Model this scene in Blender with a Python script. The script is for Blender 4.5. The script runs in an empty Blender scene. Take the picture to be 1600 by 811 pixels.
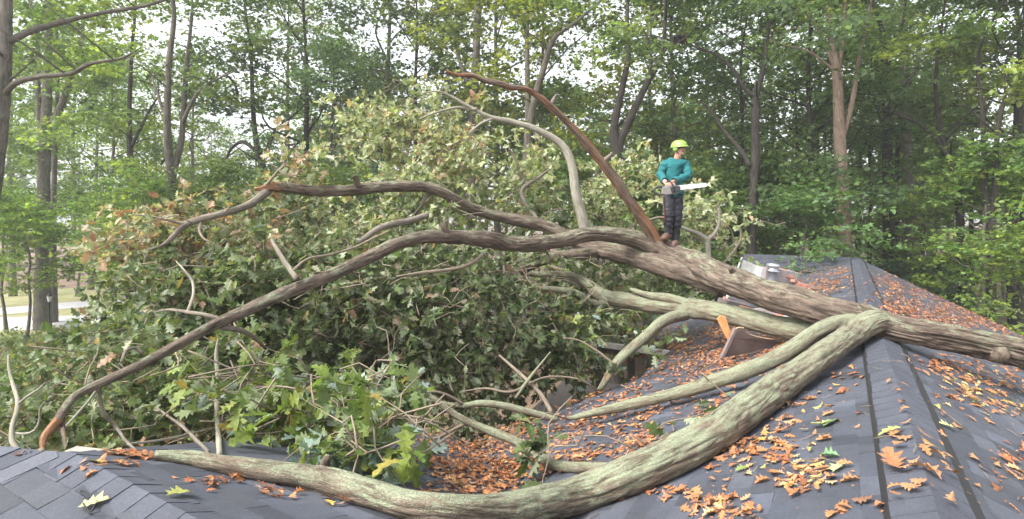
import bpy, math, random
import numpy as np
from mathutils import Vector, Matrix

random.seed(7)
RNG = np.random.default_rng(7)
SC = bpy.context.scene
COL = SC.collection

# ------------------------------------------------------------------ camera, sky, sun, exposure
F, CX, HY, CZ = 900.0, 800.0, 340.0, 6.0          # focal length and horizon in photograph pixels; eye height in metres
cam_d = bpy.data.cameras.new("camera")
cam = bpy.data.objects.new("camera", cam_d)
COL.objects.link(cam)
cam.location = (0, 0, CZ)
cam.rotation_euler = (math.radians(90), 0, 0)
cam_d.sensor_width = 36.0
cam_d.lens = 36.0 * F / 1600.0
cam_d.shift_y = (HY - 405.5) / 1600.0
cam_d.clip_start = 0.05
cam_d.clip_end = 3000
SC.camera = cam

SUN_EL, SUN_AZ = math.radians(50), math.radians(240)     # azimuth clockwise from +Y
world = bpy.data.worlds.new("World")
SC.world = world
world.use_nodes = True
wn = world.node_tree.nodes
wl = world.node_tree.links
wn.clear()
sky = wn.new("ShaderNodeTexSky")
sky.sky_type = 'NISHITA'
sky.sun_disc = False
sky.sun_elevation = SUN_EL
sky.sun_rotation = SUN_AZ
sky.air_density = 1.0
sky.dust_density = 4.0
sky.ozone_density = 1.0
hs = wn.new("ShaderNodeHueSaturation")
hs.inputs['Saturation'].default_value = 0.22            # cloud deck: nearly white light
bgn = wn.new("ShaderNodeBackground")
bgn.inputs['Strength'].default_value = 0.15
wo = wn.new("ShaderNodeOutputWorld")
wl.new(sky.outputs[0], hs.inputs['Color'])
wl.new(hs.outputs[0], bgn.inputs['Color'])
wl.new(bgn.outputs[0], wo.inputs['Surface'])

sun_d = bpy.data.lights.new("sun", 'SUN')
sun_d.energy = 1.5
sun_d.angle = math.radians(20)
sun_d.color = (1.0, 0.96, 0.9)
sun = bpy.data.objects.new("sun", sun_d)
COL.objects.link(sun)
sd = Vector((math.sin(SUN_AZ) * math.cos(SUN_EL), math.cos(SUN_AZ) * math.cos(SUN_EL), math.sin(SUN_EL)))
sun.rotation_euler = sd.to_track_quat('Z', 'Y').to_euler()
sun.location = (0, 0, 40)

SC.view_settings.view_transform = 'Standard'
SC.view_settings.look = 'None'
SC.view_settings.gamma = 1.0
SC.view_settings.use_curve_mapping = False
SC.view_settings.exposure = 1.75
SC.render.engine = 'CYCLES'
SC.cycles.max_bounces = 8
SC.cycles.transparent_max_bounces = 4
SC.cycles.use_denoising = True

# ------------------------------------------------------------------ helpers
def PX(px, py, d):
    """a point seen at photograph pixel px,py, d metres in front of the eye"""
    return np.array([(px - CX) / F * d, d, CZ - (py - HY) / F * d])

def props(o, label=None, cat=None, group=None, kind=None):
    if label: o['label'] = label
    if cat: o['category'] = cat
    if group: o['group'] = group
    if kind: o['kind'] = kind
    return o

def empty(name, loc=(0, 0, 0), **kw):
    o = bpy.data.objects.new(name, None)
    o.empty_display_size = 0.2
    o.location = tuple(float(v) for v in loc)
    COL.objects.link(o)
    return props(o, **kw)

def link(name, me, mat=None, parent=None, **kw):
    o = bpy.data.objects.new(name, me)
    COL.objects.link(o)
    if mat is not None and len(me.materials) == 0:
        me.materials.append(mat)
    if parent is not None:
        o.parent = parent
        o.matrix_parent_inverse = Matrix.Translation(-parent.location)
    return props(o, **kw)

def mesh_np(name, V, faces, smooth=False, col=None, attrs=None):
    """faces: list of (n,k) int arrays"""
    me = bpy.data.meshes.new(name)
    V = np.asarray(V, dtype=np.float32).reshape(-1, 3)
    faces = [np.asarray(f, dtype=np.int32) for f in faces if len(f)]
    me.vertices.add(len(V))
    me.vertices.foreach_set("co", V.ravel())
    loops = np.concatenate([f.ravel() for f in faces])
    tot = np.concatenate([np.full(len(f), f.shape[1], dtype=np.int32) for f in faces])
    start = np.concatenate([[0], np.cumsum(tot)[:-1]]).astype(np.int32)
    me.loops.add(len(loops))
    me.loops.foreach_set("vertex_index", loops)
    me.polygons.add(len(tot))
    me.polygons.foreach_set("loop_start", start)
    me.polygons.foreach_set("loop_total", tot)
    me.polygons.foreach_set("use_smooth", np.full(len(tot), smooth))
    me.update(calc_edges=True)
    if col is not None:
        c = np.ones((len(V), 4), dtype=np.float32)
        c[:, :3] = col
        a = me.attributes.new("Col", 'FLOAT_COLOR', 'POINT')
        a.data.foreach_set("color", c.ravel())
    for k, (typ, arr) in (attrs or {}).items():
        a = me.attributes.new(k, typ, 'POINT')
        a.data.foreach_set("vector" if typ == 'FLOAT_VECTOR' else "value", np.asarray(arr, dtype=np.float32).ravel())
    return me

_T = np.random.default_rng(99).random(4096).astype(np.float32)
def vnoise(x, y, z):
    """value noise, 0..1"""
    xi, yi, zi = np.floor(x).astype(np.int64), np.floor(y).astype(np.int64), np.floor(z).astype(np.int64)
    fx, fy, fz = x - xi, y - yi, z - zi
    fx, fy, fz = [f * f * (3 - 2 * f) for f in (fx, fy, fz)]
    def h(a, b, c):
        return _T[((a * 73856093) ^ (b * 19349663) ^ (c * 83492791)) & 4095]
    r = 0
    for dx in (0, 1):
        for dy in (0, 1):
            for dz in (0, 1):
                w = (fx if dx else 1 - fx) * (fy if dy else 1 - fy) * (fz if dz else 1 - fz)
                r = r + w * h(xi + dx, yi + dy, zi + dz)
    return r

def dense(pts, rad, step):
    pts = np.asarray(pts, float); rad = np.asarray(rad, float)
    n = len(pts)
    P0 = np.vstack([2 * pts[0] - pts[1], pts, 2 * pts[-1] - pts[-2]])
    out, ro = [], []
    for i in range(n - 1):
        p0, p1, p2, p3 = P0[i], P0[i + 1], P0[i + 2], P0[i + 3]
        L = np.linalg.norm(p2 - p1)
        k = max(1, int(math.ceil(L / step)))
        t = (np.arange(k) / k)[:, None]
        q = 0.5 * ((2 * p1) + (-p0 + p2) * t + (2 * p0 - 5 * p1 + 4 * p2 - p3) * t ** 2 + (-p0 + 3 * p1 - 3 * p2 + p3) * t ** 3)
        out.append(q)
        ro.append(rad[i] + (rad[i + 1] - rad[i]) * t[:, 0])
    out.append(pts[-1:]); ro.append(rad[-1:])
    return np.vstack(out), np.concatenate(ro)

def tube(pts, rad, seg=8, step=0.15, ridge=0.0, lump=0.0, fa=28.0, fl=3.2, off=0.0):
    """swept round limb -> V, quads, tris, bark coordinate"""
    C, R = dense(pts, rad, step)
    n = len(C)
    T = np.gradient(C, axis=0)
    T /= np.linalg.norm(T, axis=1)[:, None] + 1e-9
    a = np.array([0, 0, 1.0]) if abs(T[0][2]) < 0.9 else np.array([1.0, 0, 0])
    N = np.zeros_like(C)
    v = a - T[0] * np.dot(a, T[0]); v /= np.linalg.norm(v)
    for i in range(n):
        v = v - T[i] * np.dot(v, T[i]); v /= np.linalg.norm(v) + 1e-9
        N[i] = v
    B = np.cross(T, N)
    th = np.linspace(0, 2 * np.pi, seg, endpoint=False)
    c, s = np.cos(th)[None, :], np.sin(th)[None, :]
    ln = np.concatenate([[0], np.cumsum(np.linalg.norm(np.diff(C, axis=0), axis=1))])[:, None]
    bx, by, bz = R[:, None] * c, R[:, None] * s, ln + 0 * c
    rr = R[:, None] + 0 * c
    if lump:
        rr = rr * (1 + lump * (vnoise(bx * 4 + off, by * 4 + 7, bz * 2.2 + off) - 0.5) * 2)
    if ridge:
        w = (vnoise(bx * 9 + off, by * 9 + 3, bz * 2.5) - 0.5) * 1.6
        r1 = 1 - np.abs(2 * vnoise(bx * fa + w + off, by * fa + w, bz * fl + w) - 1)
        r2 = 1 - np.abs(2 * vnoise(bx * fa * 2.1 + 11, by * fa * 2.1 + off, bz * fl * 2.6) - 1)
        rr = rr + R[:, None] * ridge * (0.35 - r1 ** 3 * 1.1 - 0.45 * r2 ** 3)
    V = C[:, None, :] + N[:, None, :] * (rr * c)[..., None] + B[:, None, :] * (rr * s)[..., None]
    V = V.reshape(-1, 3)
    i = np.arange(n - 1)[:, None] * seg
    j = np.arange(seg)[None, :]
    k = (j + 1) % seg
    Q = np.stack([i + j, i + k, i + seg + k, i + seg + j], -1).reshape(-1, 4)
    V = np.vstack([V, C[0] - T[0] * R[0] * 0.12, C[-1] + T[-1] * R[-1] * 0.12])
    m = n * seg
    jj = np.arange(seg); kk = (jj + 1) % seg
    Tr = np.vstack([np.stack([np.full(seg, m), kk, jj], -1), np.stack([np.full(seg, m + 1), (n - 1) * seg + jj, (n - 1) * seg + kk], -1)])
    bc = np.vstack([np.stack([bx, by, bz, c + 0 * bx], -1).reshape(-1, 4), [[0, 0, 0, 0]], [[0, 0, ln[-1, 0], 0]]])
    return V, Q, Tr, bc

def join(parts):
    V, Q, T, B, o = [], [], [], [], 0
    for v, q, t, b in parts:
        V.append(v); Q.append(q + o); T.append(t + o); B.append(b); o += len(v)
    return np.vstack(V), np.vstack(Q), np.vstack(T), np.vstack(B)

def tube_mesh(name, parts, smooth=True):
    V, Q, T, B = join(parts)
    return mesh_np(name, V, [Q, T], smooth, attrs={"bark": ('FLOAT_VECTOR', B[:, :3]), "weather": ('FLOAT', B[:, 3])})

def box_arrays(x0, x1, y0, y1, z0, z1):
    V = np.array([[x, y, z] for z in (z0, z1) for y in (y0, y1) for x in (x0, x1)], float)
    Q = np.array([[0, 2, 3, 1], [4, 5, 7, 6], [0, 1, 5, 4], [2, 6, 7, 3], [0, 4, 6, 2], [1, 3, 7, 5]])
    return V, Q

def box_mesh(name, dims, jitter=0.0, bevel=0.0):
    V, Q = box_arrays(*dims)
    if jitter: V = V + RNG.normal(0, jitter, V.shape)
    me = mesh_np(name, V, [Q])
    if bevel:
        import bmesh
        bm = bmesh.new(); bm.from_mesh(me)
        bmesh.ops.bevel(bm, geom=bm.edges[:], offset=bevel, segments=2, affect='EDGES', profile=0.6)
        bm.to_mesh(me); bm.free()
    return me

def beam(name, a, b, w, h, mat, parent=None, **kw):
    """rectangular bar from a to b"""
    a, b = Vector(a), Vector(b)
    L = (b - a).length
    me = box_mesh(name, (-w / 2, w / 2, -h / 2, h / 2, 0, L), bevel=min(w, h) * 0.06)
    o = link(name, me, mat, None, **kw)
    M = Matrix.Translation(a) @ (b - a).to_track_quat('Z', 'Y').to_matrix().to_4x4()
    if parent is not None:
        o.parent = parent
        M = Matrix.Translation(-parent.location) @ M
    o.matrix_basis = M
    return o

# ------------------------------------------------------------------ materials
def new_mat(name):
    m = bpy.data.materials.new(name)
    m.use_nodes = True
    nt = m.node_tree
    nt.nodes.clear()
    out = nt.nodes.new("ShaderNodeOutputMaterial")
    return m, nt.nodes, nt.links, out

def ramp(n, stops):
    r = n.new("ShaderNodeValToRGB")
    e = r.color_ramp.elements
    while len(e) < len(stops): e.new(0.5)
    for q, (p, c) in zip(e, stops):
        q.position = p
        q.color = (c[0], c[1], c[2], 1)
    return r

def noise(n, l, vec, scale, detail=4, rough=0.6, dist=0.0):
    t = n.new("ShaderNodeTexNoise")
    t.inputs['Scale'].default_value = scale
    t.inputs['Detail'].default_value = detail
    t.inputs['Roughness'].default_value = rough
    t.inputs['Distortion'].default_value = dist
    if vec is not None: l.new(vec, t.inputs['Vector'])
    return t

def mixc(n, l, fac, a, b, mode='MIX'):
    m = n.new("ShaderNodeMix")
    m.data_type = 'RGBA'
    m.blend_type = mode
    for sock, val in ((m.inputs[0], fac), (m.inputs[6], a), (m.inputs[7], b)):
        if hasattr(val, 'is_linked'): l.new(val, sock)
        elif isinstance(val, (int, float)): sock.default_value = val
        else: sock.default_value = (val[0], val[1], val[2], 1)
    return m.outputs[2]

def simple(name, col, rough=0.6, var=0.15, scale=8.0, metal=0.0, bump=0.0, spec=0.5, coat=0.0):
    m, n, l, out = new_mat(name)
    b = n.new("ShaderNodeBsdfPrincipled")
    tc = n.new("ShaderNodeTexCoord")
    t = noise(n, l, tc.outputs['Object'], scale)
    dark = tuple(c * (1 - var) for c in col); lite = tuple(min(1, c * (1 + var)) for c in col)
    r = ramp(n, [(0.3, dark), (0.7, lite)])
    l.new(t.outputs[0], r.inputs[0])
    l.new(r.outputs[0], b.inputs['Base Color'])
    b.inputs['Roughness'].default_value = rough
    b.inputs['Metallic'].default_value = metal
    b.inputs['Specular IOR Level'].default_value = spec
    if coat: b.inputs['Coat Weight'].default_value = coat
    if bump:
        bp = n.new("ShaderNodeBump"); bp.inputs['Strength'].default_value = bump; bp.inputs['Distance'].default_value = 0.01
        t2 = noise(n, l, tc.outputs['Object'], scale * 6)
        l.new(t2.outputs[0], bp.inputs['Height']); l.new(bp.outputs[0], b.inputs['Normal'])
    l.new(b.outputs[0], out.inputs[0])
    return m

def bark_mat(name, c0, c1, lichen=0.0, lcol=(0.275, 0.30, 0.20), fa=24.0, bump=0.65, rough=0.9, strip=0.0, stripcol=(0.34, 0.17, 0.09)):
    m, n, l, out = new_mat(name)
    b = n.new("ShaderNodeBsdfPrincipled")
    at = n.new("ShaderNodeAttribute"); at.attribute_name = "bark"
    mp = n.new("ShaderNodeMapping"); mp.inputs['Scale'].default_value = (fa, fa, fa * 0.16)
    l.new(at.outputs['Vector'], mp.inputs['Vector'])
    t1 = noise(n, l, mp.outputs[0], 1.0, 7, 0.68, 0.6)
    r1 = ramp(n, [(0.34, c0), (0.50, tuple((a + d) / 2 for a, d in zip(c0, c1))), (0.68, c1)])
    l.new(t1.outputs[0], r1.inputs[0])
    c = r1.outputs[0]
    big = noise(n, l, at.outputs['Vector'], 2.2, 4, 0.6)
    rb_ = ramp(n, [(0.3, (0.75, 0.73, 0.72)), (0.7, (1.2, 1.2, 1.18))])
    l.new(big.outputs[0], rb_.inputs[0])
    c = mixc(n, l, 1.0, c, rb_.outputs[0], 'MULTIPLY')
    if strip:
        mp3 = n.new("ShaderNodeMapping"); mp3.inputs['Scale'].default_value = (12, 12, 1.0)
        l.new(at.outputs['Vector'], mp3.inputs['Vector'])
        t3 = noise(n, l, mp3.outputs[0], 1.0, 6, 0.65)
        r3 = ramp(n, [(0.56 - strip * 0.3, (0, 0, 0)), (0.62 - strip * 0.3, (1, 1, 1))])
        l.new(t3.outputs[0], r3.inputs[0])
        mp4 = n.new("ShaderNodeMapping"); mp4.inputs['Scale'].default_value = (60, 60, 2.0)
        l.new(at.outputs['Vector'], mp4.inputs['Vector'])
        t4 = noise(n, l, mp4.outputs[0], 1.0, 4, 0.6)
        r4 = ramp(n, [(0.3, tuple(v * 0.6 for v in stripcol)), (0.7, tuple(v * 1.3 for v in stripcol))])
        l.new(t4.outputs[0], r4.inputs[0])
        c = mixc(n, l, r3.outputs[0], c, r4.outputs[0])
    if lichen:
        mp2 = n.new("ShaderNodeMapping"); mp2.inputs['Scale'].default_value = (1, 1, 0.42)
        l.new(at.outputs['Vector'], mp2.inputs['Vector'])
        t2 = noise(n, l, mp2.outputs[0], 9.0, 9, 0.78, 0.4)
        r2 = ramp(n, [(0.64 - lichen * 0.28, (0, 0, 0)), (0.74 - lichen * 0.24, (1, 1, 1))])
        wt = n.new("ShaderNodeAttribute"); wt.attribute_name = "weather"
        ma = n.new("ShaderNodeMath"); ma.operation = 'MULTIPLY_ADD'; ma.inputs[1].default_value = 0.085
        l.new(wt.outputs['Fac'], ma.inputs[0]); l.new(t2.outputs[0], ma.inputs[2])
        l.new(ma.outputs[0], r2.inputs[0])
        # lichen sits on the bark plates and leaves the furrows bare
        pr = ramp(n, [(0.36, (0.15, 0.15, 0.15)), (0.50, (1, 1, 1))])
        l.new(t1.outputs[0], pr.inputs[0])
        fac = mixc(n, l, 1.0, r2.outputs[0], pr.outputs[0], 'MULTIPLY')
        tt = noise(n, l, at.outputs['Vector'], 70.0, 5, 0.75)
        lr = ramp(n, [(0.3, tuple(v * 0.55 for v in lcol)), (0.55, lcol), (0.75, tuple(v * 1.35 for v in lcol))])
        l.new(tt.outputs[0], lr.inputs[0])
        c = mixc(n, l, fac, c, lr.outputs[0])
    l.new(c, b.inputs['Base Color'])
    b.inputs['Roughness'].default_value = rough
    b.inputs['Specular IOR Level'].default_value = 0.2
    vo = n.new("ShaderNodeTexVoronoi"); vo.feature = 'DISTANCE_TO_EDGE'
    mv = n.new("ShaderNodeMapping"); mv.inputs['Scale'].default_value = (fa * 1.1, fa * 1.1, fa * 0.3)
    wv = mixc(n, l, 0.12, at.outputs['Vector'], big.outputs['Color'])
    l.new(wv, mv.inputs['Vector']); l.new(mv.outputs[0], vo.inputs['Vector'])
    vr = ramp(n, [(0.0, (0, 0, 0)), (0.16, (1, 1, 1))])
    l.new(vo.outputs['Distance'], vr.inputs[0])
    hsum = n.new("ShaderNodeMath"); hsum.operation = 'MULTIPLY_ADD'; hsum.inputs[1].default_value = 0.35
    l.new(vr.outputs[0], hsum.inputs[0]); l.new(t1.outputs[0], hsum.inputs[2])
    bp = n.new("ShaderNodeBump"); bp.inputs['Strength'].default_value = bump; bp.inputs['Distance'].default_value = 0.03
    l.new(hsum.outputs[0], bp.inputs['Height']); l.new(bp.outputs[0], b.inputs['Normal'])
    l.new(b.outputs[0], out.inputs[0])
    return m

def leaf_mat(name, source='attr', trans=0.35, tint=True, under=0.45, ucol=(0.30, 0.34, 0.24), rough=0.5):
    m, n, l, out = new_mat(name)
    oi = n.new("ShaderNodeObjectInfo")
    if source == 'attr':
        at = n.new("ShaderNodeAttribute"); at.attribute_name = "Col"
        c = at.outputs['Color']
        if tint: c = mixc(n, l, 1.0, c, oi.outputs['Color'], 'MULTIPLY')
    else:
        c = oi.outputs['Color']
    tc = n.new("ShaderNodeTexCoord")
    t = noise(n, l, tc.outputs['Object'], 30.0 if source == 'attr' else 9.0, 3)
    r = ramp(n, [(0.3, (0.72, 0.72, 0.72)), (0.7, (1.2, 1.2, 1.2))])
    l.new(t.outputs[0], r.inputs[0])
    c = mixc(n, l, 1.0, c, r.outputs[0], 'MULTIPLY')
    geo = n.new("ShaderNodeNewGeometry")
    mm = n.new("ShaderNodeMath"); mm.operation = 'MULTIPLY'; mm.inputs[1].default_value = under
    l.new(geo.outputs['Backfacing'], mm.inputs[0])
    cu = mixc(n, l, mm.outputs[0], c, ucol)
    b = n.new("ShaderNodeBsdfPrincipled")
    b.inputs['Roughness'].default_value = rough
    b.inputs['Specular IOR Level'].default_value = 0.35
    l.new(cu, b.inputs['Base Color'])
    if trans:
        tr = n.new("ShaderNodeBsdfTranslucent")
        l.new(mixc(n, l, 1.0, c, (1.45, 1.5, 0.8), 'MULTIPLY'), tr.inputs['Color'])
        mx = n.new("ShaderNodeMixShader"); mx.inputs[0].default_value = trans
        l.new(b.outputs[0], mx.inputs[1]); l.new(tr.outputs[0], mx.inputs[2])
        l.new(mx.outputs[0], out.inputs[0])
    else:
        l.new(b.outputs[0], out.inputs[0])
    return m

def shingle_mat():
    m, n, l, out = new_mat("asphalt_shingle")
    at = n.new("ShaderNodeAttribute"); at.attribute_name = "Col"
    tc = n.new("ShaderNodeTexCoord")
    g = noise(n, l, tc.outputs['Object'], 420.0, 2, 0.8)
    gr = ramp(n, [(0.25, (0.55, 0.55, 0.57)), (0.5, (1, 1, 1)), (0.78, (1.55, 1.55, 1.6))])
    l.new(g.outputs[0], gr.inputs[0])
    c = mixc(n, l, 1.0, at.outputs['Color'], gr.outputs[0], 'MULTIPLY')
    g2 = noise(n, l, tc.outputs['Object'], 75.0, 5, 0.8)
    g2r = ramp(n, [(0.3, (0.72, 0.72, 0.72)), (0.7, (1.32, 1.32, 1.34))])
    l.new(g2.outputs[0], g2r.inputs[0])
    c = mixc(n, l, 1.0, c, g2r.outputs[0], 'MULTIPLY')
    d = noise(n, l, tc.outputs['Object'], 1.7, 7, 0.7)
    dr = ramp(n, [(0.32, (0.74, 0.75, 0.74)), (0.5, (1, 1, 1)), (0.68, (1.22, 1.21, 1.2))])
    l.new(d.outputs[0], dr.inputs[0])
    c = mixc(n, l, 1.0, c, dr.outputs[0], 'MULTIPLY')
    b = n.new("ShaderNodeBsdfPrincipled")
    l.new(c, b.inputs['Base Color'])
    b.inputs['Roughness'].default_value = 0.78
    b.inputs['Specular IOR Level'].default_value = 0.4
    bp = n.new("ShaderNodeBump"); bp.inputs['Strength'].default_value = 0.5; bp.inputs['Distance'].default_value = 0.004
    l.new(g.outputs[0], bp.inputs['Height']); l.new(bp.outputs[0], b.inputs['Normal'])
    l.new(b.outputs[0], out.inputs[0])
    return m

M_SHINGLE = shingle_mat()
M_DECK = simple("roof_underlay", (0.016, 0.016, 0.018), 0.9)
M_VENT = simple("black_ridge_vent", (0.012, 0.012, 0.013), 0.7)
M_FASCIA = simple("weathered_white_trim", (0.55, 0.54, 0.52), 0.6, 0.12)
M_WALL = simple("grey_siding", (0.30, 0.31, 0.32), 0.7)
M_POST = simple("dark_timber", (0.09, 0.075, 0.065), 0.8, 0.25)
M_OAK = bark_mat("oak_bark", (0.050, 0.038, 0.031), (0.23, 0.18, 0.142), 0.26)
M_OAKG = bark_mat("oak_bark_lichen", (0.085, 0.064, 0.046), (0.24, 0.195, 0.15), 0.56)
M_OAKL = bark_mat("branch_lichen", (0.12, 0.10, 0.07), (0.25, 0.215, 0.16), 0.64)
M_SMOOTH = bark_mat("branch_bark", (0.10, 0.082, 0.068), (0.26, 0.225, 0.19), 0.25, fa=40, bump=0.4)
M_PALE = bark_mat("pale_branch_bark", (0.19, 0.175, 0.14), (0.37, 0.345, 0.29), 0.3, fa=40, bump=0.3)
M_RED = bark_mat("stripped_bark", (0.070, 0.052, 0.042), (0.22, 0.165, 0.125), 0.0, strip=0.25, stripcol=(0.24, 0.12, 0.066))
M_SPLIT = bark_mat("split_wood", (0.10, 0.065, 0.045), (0.24, 0.16, 0.11), 0.0, strip=0.5, stripcol=(0.27, 0.145, 0.08))
M_TWIG = bark_mat("twig_bark", (0.13, 0.105, 0.08), (0.30, 0.25, 0.19), 0.0, fa=60, bump=0.1)
M_LEAF = leaf_mat("oak_leaf")
M_LEAFO = leaf_mat("oak_leaf_single", 'object')
M_DRY = leaf_mat("dry_leaf", 'attr', 0.12, False, 0.3, (0.36, 0.22, 0.14), 0.65)
M_DRYO = leaf_mat("dry_leaf_single", 'object', 0.12, False, 0.3, (0.36, 0.22, 0.14), 0.65)
M_FOREST = leaf_mat("forest_leaf", 'attr', 0.5, True, 0.25, (0.22, 0.27, 0.17))
M_TRUNK = bark_mat("forest_trunk_grey", (0.075, 0.066, 0.056), (0.21, 0.19, 0.16), 0.25, (0.22, 0.24, 0.18), fa=16)
M_TRUNKD = bark_mat("forest_trunk_dark", (0.028, 0.025, 0.023), (0.085, 0.075, 0.065), 0.0, fa=16)
M_TRUNKB = bark_mat("forest_trunk_brown", (0.15, 0.11, 0.088), (0.36, 0.27, 0.215), 0.0, fa=16)

# ------------------------------------------------------------------ ground, road, lawn
def ground_mat():
    m, n, l, out = new_mat("leaf_litter_ground")
    tc = n.new("ShaderNodeTexCoord")
    t = noise(n, l, tc.outputs['Object'], 0.35, 8, 0.7)
    r = ramp(n, [(0.30, (0.075, 0.05, 0.035)), (0.48, (0.15, 0.10, 0.07)), (0.62, (0.20, 0.14, 0.095)), (0.78, (0.10, 0.11, 0.05))])
    l.new(t.outputs[0], r.inputs[0])
    t2 = noise(n, l, tc.outputs['Object'], 9.0, 5, 0.8)
    r2 = ramp(n, [(0.3, (0.5, 0.5, 0.5)), (0.7, (1.5, 1.45, 1.4))])
    l.new(t2.outputs[0], r2.inputs[0])
    b = n.new("ShaderNodeBsdfPrincipled")
    l.new(mixc(n, l, 1.0, r.outputs[0], r2.outputs[0], 'MULTIPLY'), b.inputs['Base Color'])
    b.inputs['Roughness'].default_value = 0.95
    bp = n.new("ShaderNodeBump"); bp.inputs['Strength'].default_value = 0.8; bp.inputs['Distance'].default_value = 0.08
    l.new(t2.outputs[0], bp.inputs['Height']); l.new(bp.outputs[0], b.inputs['Normal'])
    l.new(b.outputs[0], out.inputs[0])
    return m

def gz(x, y):
    """ground height: level round the house and road, gently rolling and rising under the wood on the right"""
    x = np.asarray(x, float); y = np.asarray(y, float)
    w = np.clip((x - 6) / 18, 0, 1) * np.clip((y - 16) / 16, 0, 1)
    far = np.clip((np.hypot(x, y) - 60) / 120, 0, 1)
    return w * (0.5 * np.sin(x * 0.13 + 1) * np.cos(y * 0.11) + 0.4) + far * 2.2 * (vnoise(x * 0.02 + 5, y * 0.02 + 9, 0 * x) ) * np.clip((y + 20) / 60, 0, 1)

def grid_sheet(name, xs, ys, zfun, mat, dz=0.0, **kw):
    X, Y = np.meshgrid(xs, ys)
    Z = zfun(X, Y) + dz
    V = np.stack([X, Y, Z], -1).reshape(-1, 3)
    nx = len(xs)
    i = (np.arange(len(ys) - 1)[:, None] * nx + np.arange(nx - 1)[None, :])
    Q = np.stack([i, i + 1, i + nx + 1, i + nx], -1).reshape(-1, 4)
    return link(name, mesh_np(name, V, [Q], True), mat, **kw)

ax = np.concatenate([-np.geomspace(700, 82, 14), np.linspace(-80, 80, 90), np.geomspace(82, 700, 14)])
ay = np.concatenate([-np.geomspace(300, 32, 8), np.linspace(-30, 120, 90), np.geomspace(122, 900, 14)])
grid_sheet("ground", ax, ay, gz, ground_mat(), label="brown forest floor covered in leaf litter around the house", kind="structure")

M_GRASS = None
def lawn_mat():
    m, n, l, out = new_mat("dry_lawn")
    tc = n.new("ShaderNodeTexCoord")
    t = noise(n, l, tc.outputs['Object'], 0.5, 8, 0.75)
    r = ramp(n, [(0.32, (0.13, 0.16, 0.06)), (0.5, (0.25, 0.24, 0.11)), (0.68, (0.33, 0.28, 0.16))])
    l.new(t.outputs[0], r.inputs[0])
    b = n.new("ShaderNodeBsdfPrincipled"); b.inputs['Roughness'].default_value = 0.95
    l.new(r.outputs[0], b.inputs['Base Color'])
    bp = n.new("ShaderNodeBump"); bp.inputs['Strength'].default_value = 0.7; bp.inputs['Distance'].default_value = 0.05
    t2 = noise(n, l, tc.outputs['Object'], 18.0, 4, 0.8)
    l.new(t2.outputs[0], bp.inputs['Height']); l.new(bp.outputs[0], b.inputs['Normal'])
    l.new(b.outputs[0], out.inputs[0])
    return m

def strip(name, left, right, z, mat, **kw):
    n = len(left)
    V = [(x, y, z) for x, y in left] + [(x, y, z) for x, y in right]
    Q = [(i + 1, i, n + i, n + i + 1) for i in range(n - 1)]
    me = mesh_np(name, V, [np.array(Q)])
    return link(name, me, mat, **kw)

lawn = strip("lawn", [(-90, 62), (-45, 64), (-26, 58), (-16, 50), (-4, 46)], [(-90, 24.5), (-45, 25.5), (-26, 27.3), (-16, 29), (-4, 31)], 0.006, lawn_mat(),
      label="yellowing lawn on both sides of the road", kind="structure")
M_ROAD = simple("road_asphalt", (0.40, 0.39, 0.41), 0.85, 0.12, 3.0, bump=0.4)
def arc_strip(pts, w):
    P = np.array(pts, float)
    C, _ = dense(np.c_[P, np.zeros(len(P))], np.ones(len(P)), 1.5)
    T = np.gradient(C, axis=0); T /= np.linalg.norm(T, axis=1)[:, None]
    N = np.stack([-T[:, 1], T[:, 0]], -1)
    return [tuple(v) for v in C[:, :2] + N * w / 2], [tuple(v) for v in C[:, :2] - N * w / 2]
a, b = arc_strip([(-90, 29), (-60, 30.5), (-38, 31.5), (-26, 33), (-14, 35.5), (2, 40)], 4.6)
strip("road", a, b, 0.012, M_ROAD, label="pale grey road running past the trees", kind="structure")
for sgn, e in ((1, a), (-1, b)):
    pass
a2, b2 = arc_strip([(-36, 33.2), (-32, 37.5), (-27.5, 42), (-21, 47), (-14, 55)], 3.4)
strip("driveway", a2, b2, 0.018, M_ROAD, label="pale driveway curving up from the road", kind="structure")

# ------------------------------------------------------------------ house
RZ = 4.7                                             # ridge height
R0 = np.array([0.4, 0.0]); U = np.array([0.5, 0.8660254]); Lp = np.array([-0.8660254, 0.5])
TL, TRt, TW, TN = 0.35, 0.45, 0.34, 0.30
W0 = np.array([0.95, 0.96]); E = np.array([-2.44, 3.18])
WL = (E - W0) / np.linalg.norm(E - W0); WU = np.array([-WL[1], WL[0]])
if WU[1] < 0: WU = -WU
PK = R0 + U * 21.48
def zL(p): return RZ - TL * np.dot(np.asarray(p) - R0, Lp)
def zR(p): return RZ + TRt * np.dot(np.asarray(p) - R0, Lp)
def zW(p): return RZ - TW * np.dot(np.asarray(p) - W0, WU)
def zN(p): return RZ + TN * np.dot(np.asarray(p) - W0, WU)
def zF(p): return RZ + TL * np.dot(np.asarray(p) - PK, U)          # far wing, near slope
def valley(y):
    lo, hi = -6.0, 4.0
    for _ in range(50):
        mid = (lo + hi) / 2
        if zL((mid, y)) < zW((mid, y)): lo = mid
        else: hi = mid
    return np.array([lo, y])
VE = valley(6.75)
CC = np.array([-1.35, 7.5])
E1, E2, E3, E4 = np.array([0.68, 7.67]), np.array([1.86, 8.35]), np.array([2.89, 10.4]), np.array([3.79, 16.6])
QQ = PK + Lp * 3.43
m_ = 3.43 / 0.7071
VF = PK + (Lp - U) / math.sqrt(2) * m_
print("valley end", VE, "px", CX + VE[0] / VE[1] * F, HY + (CZ - zL(VE)) / VE[1] * F)
GG, HH = np.array([-3.35, 3.40]), np.array([-4.6, 1.2])

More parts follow.
